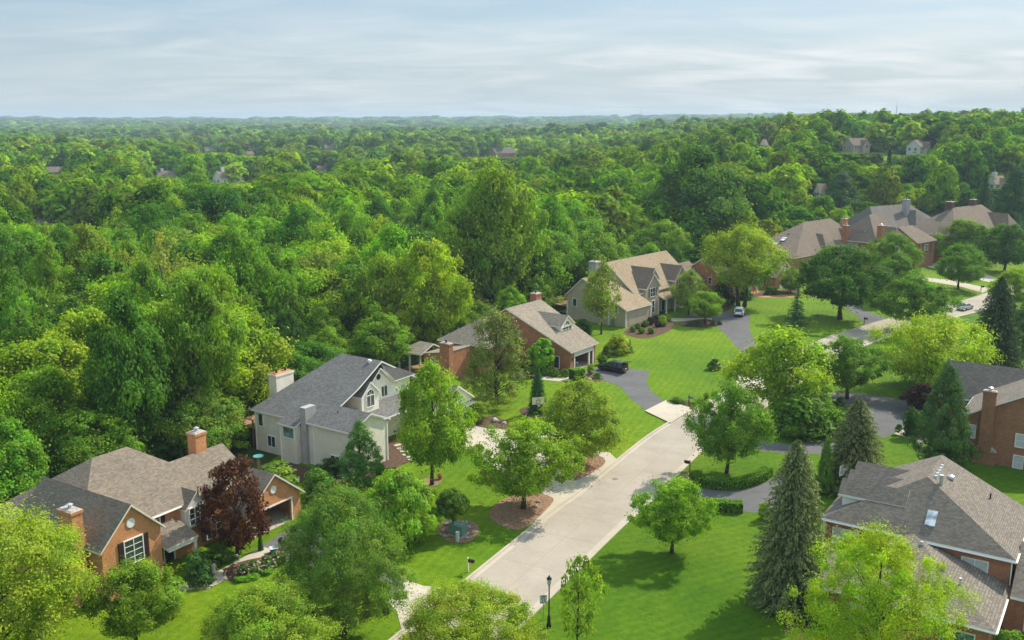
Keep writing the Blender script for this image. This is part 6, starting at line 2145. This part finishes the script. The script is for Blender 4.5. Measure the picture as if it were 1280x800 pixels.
# ------------------------------------------------------------------ sky, sun, camera
SUN_AZ, SUN_EL = R(50), R(43)
wd = bpy.data.worlds.new('World')
scene.world = wd
wd.use_nodes = True
nt = wd.node_tree
nt.nodes.clear()
sky = nt.nodes.new('ShaderNodeTexSky')
sky.sky_type = 'NISHITA'
sky.sun_disc = False
sky.sun_elevation = SUN_EL
sky.sun_rotation = SUN_AZ
sky.altitude = 200
sky.air_density = 1.0
sky.dust_density = 1.2
tc = nt.nodes.new('ShaderNodeTexCoord')
sp = nt.nodes.new('ShaderNodeSeparateXYZ')
nt.links.new(tc.outputs['Generated'], sp.inputs[0])
zz = N(nt, 'ShaderNodeMath', operation='MAXIMUM')
nt.links.new(sp.outputs[2], zz.inputs[0])
zz.inputs[1].default_value = 0.0
ad = N(nt, 'ShaderNodeMath', operation='ADD')
nt.links.new(zz.outputs[0], ad.inputs[0])
ad.inputs[1].default_value = 0.13
dv = []
for k in (0, 1):
    d_ = N(nt, 'ShaderNodeMath', operation='DIVIDE')
    nt.links.new(sp.outputs[k], d_.inputs[0])
    nt.links.new(ad.outputs[0], d_.inputs[1])
    dv.append(d_.outputs[0])
cb_ = nt.nodes.new('ShaderNodeCombineXYZ')
nt.links.new(dv[0], cb_.inputs[0])
nt.links.new(dv[1], cb_.inputs[1])
mp = N(nt, 'ShaderNodeMapping')
mp.inputs['Rotation'].default_value = (0, 0, R(-16))
mp.inputs['Scale'].default_value = (0.85, 1.5, 1)
mp.inputs['Location'].default_value = (3.1, 1.7, 0)
nt.links.new(cb_.outputs[0], mp.inputs[0])
c1 = noise(nt, mp.outputs[0], 1.5, 9, 0.55, 0.8)
c2 = noise(nt, mp.outputs[0], 0.5, 4, 0.5, 0.3)
cov = ramp(nt, c1, [(0.38, (0, 0, 0)), (0.68, (1, 1, 1))])
cv2 = ramp(nt, c2, [(0.35, (0.25, 0.25, 0.25)), (0.65, (1, 1, 1))])
fac = mixc(nt, 1.0, cov, cv2, 'MULTIPLY')
lr = N(nt, 'ShaderNodeMath', operation='MULTIPLY_ADD')
nt.links.new(sp.outputs[0], lr.inputs[0])
lr.inputs[1].default_value = 0.9
lr.inputs[2].default_value = 0.75
lr.use_clamp = True
fac = mixc(nt, 1.0, fac, lr.outputs[0], 'MULTIPLY')
veil = mixc(nt, 0.62, sky.outputs[0], (3.2, 4.4, 5.45))
lowz = ramp(nt, sp.outputs[2], [(0.0, (1, 1, 1)), (0.09, (0, 0, 0))])
veil = mixc(nt, lowz, veil, (4.4, 5.1, 5.5))
col = mixc(nt, fac, veil, (6.9, 7.1, 7.2))
# added fill light: sky brightened toward the zenith, above the strip the camera sees
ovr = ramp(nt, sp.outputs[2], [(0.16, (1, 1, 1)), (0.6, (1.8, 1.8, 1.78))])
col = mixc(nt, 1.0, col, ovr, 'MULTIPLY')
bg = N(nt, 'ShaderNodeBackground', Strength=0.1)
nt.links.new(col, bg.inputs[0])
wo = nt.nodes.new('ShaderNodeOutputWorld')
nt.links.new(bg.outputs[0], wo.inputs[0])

sl = bpy.data.lights.new('sun', 'SUN')
sl.energy = 4.8
sl.angle = R(0.53)
sl.color = (1.0, 0.93, 0.82)
so = link('sun', sl)
dvec = Vector((-math.sin(SUN_AZ) * math.cos(SUN_EL), -math.cos(SUN_AZ) * math.cos(SUN_EL), -math.sin(SUN_EL)))
so.rotation_mode = 'QUATERNION'
so.rotation_quaternion = dvec.to_track_quat('-Z', 'Y')
so.location = (60, 60, 120)

cam = bpy.data.cameras.new('camera')
cam.sensor_width = 36
cam.lens = 36 * F_PX / 1280
cam.clip_start, cam.clip_end = 0.5, 40000
co = link('camera', cam, None, (0, 0, CAM_H))
co.rotation_euler = (R(90) - PITCH, 0, 0)
scene.camera = co

scene.view_settings.view_transform = 'Standard'
scene.view_settings.look = 'None'
scene.view_settings.gamma = 1
scene.view_settings.exposure = 0.4
scene.cycles.max_bounces = 8
scene.cycles.diffuse_bounces = 5
scene.cycles.glossy_bounces = 2
scene.cycles.transmission_bounces = 6
scene.cycles.volume_bounces = 0
scene.cycles.transparent_max_bounces = 4
scene.cycles.use_adaptive_sampling = True
scene.cycles.adaptive_threshold = 0.006
scene.cycles.use_denoising = True
scene.cycles.denoising_prefilter = 'ACCURATE'
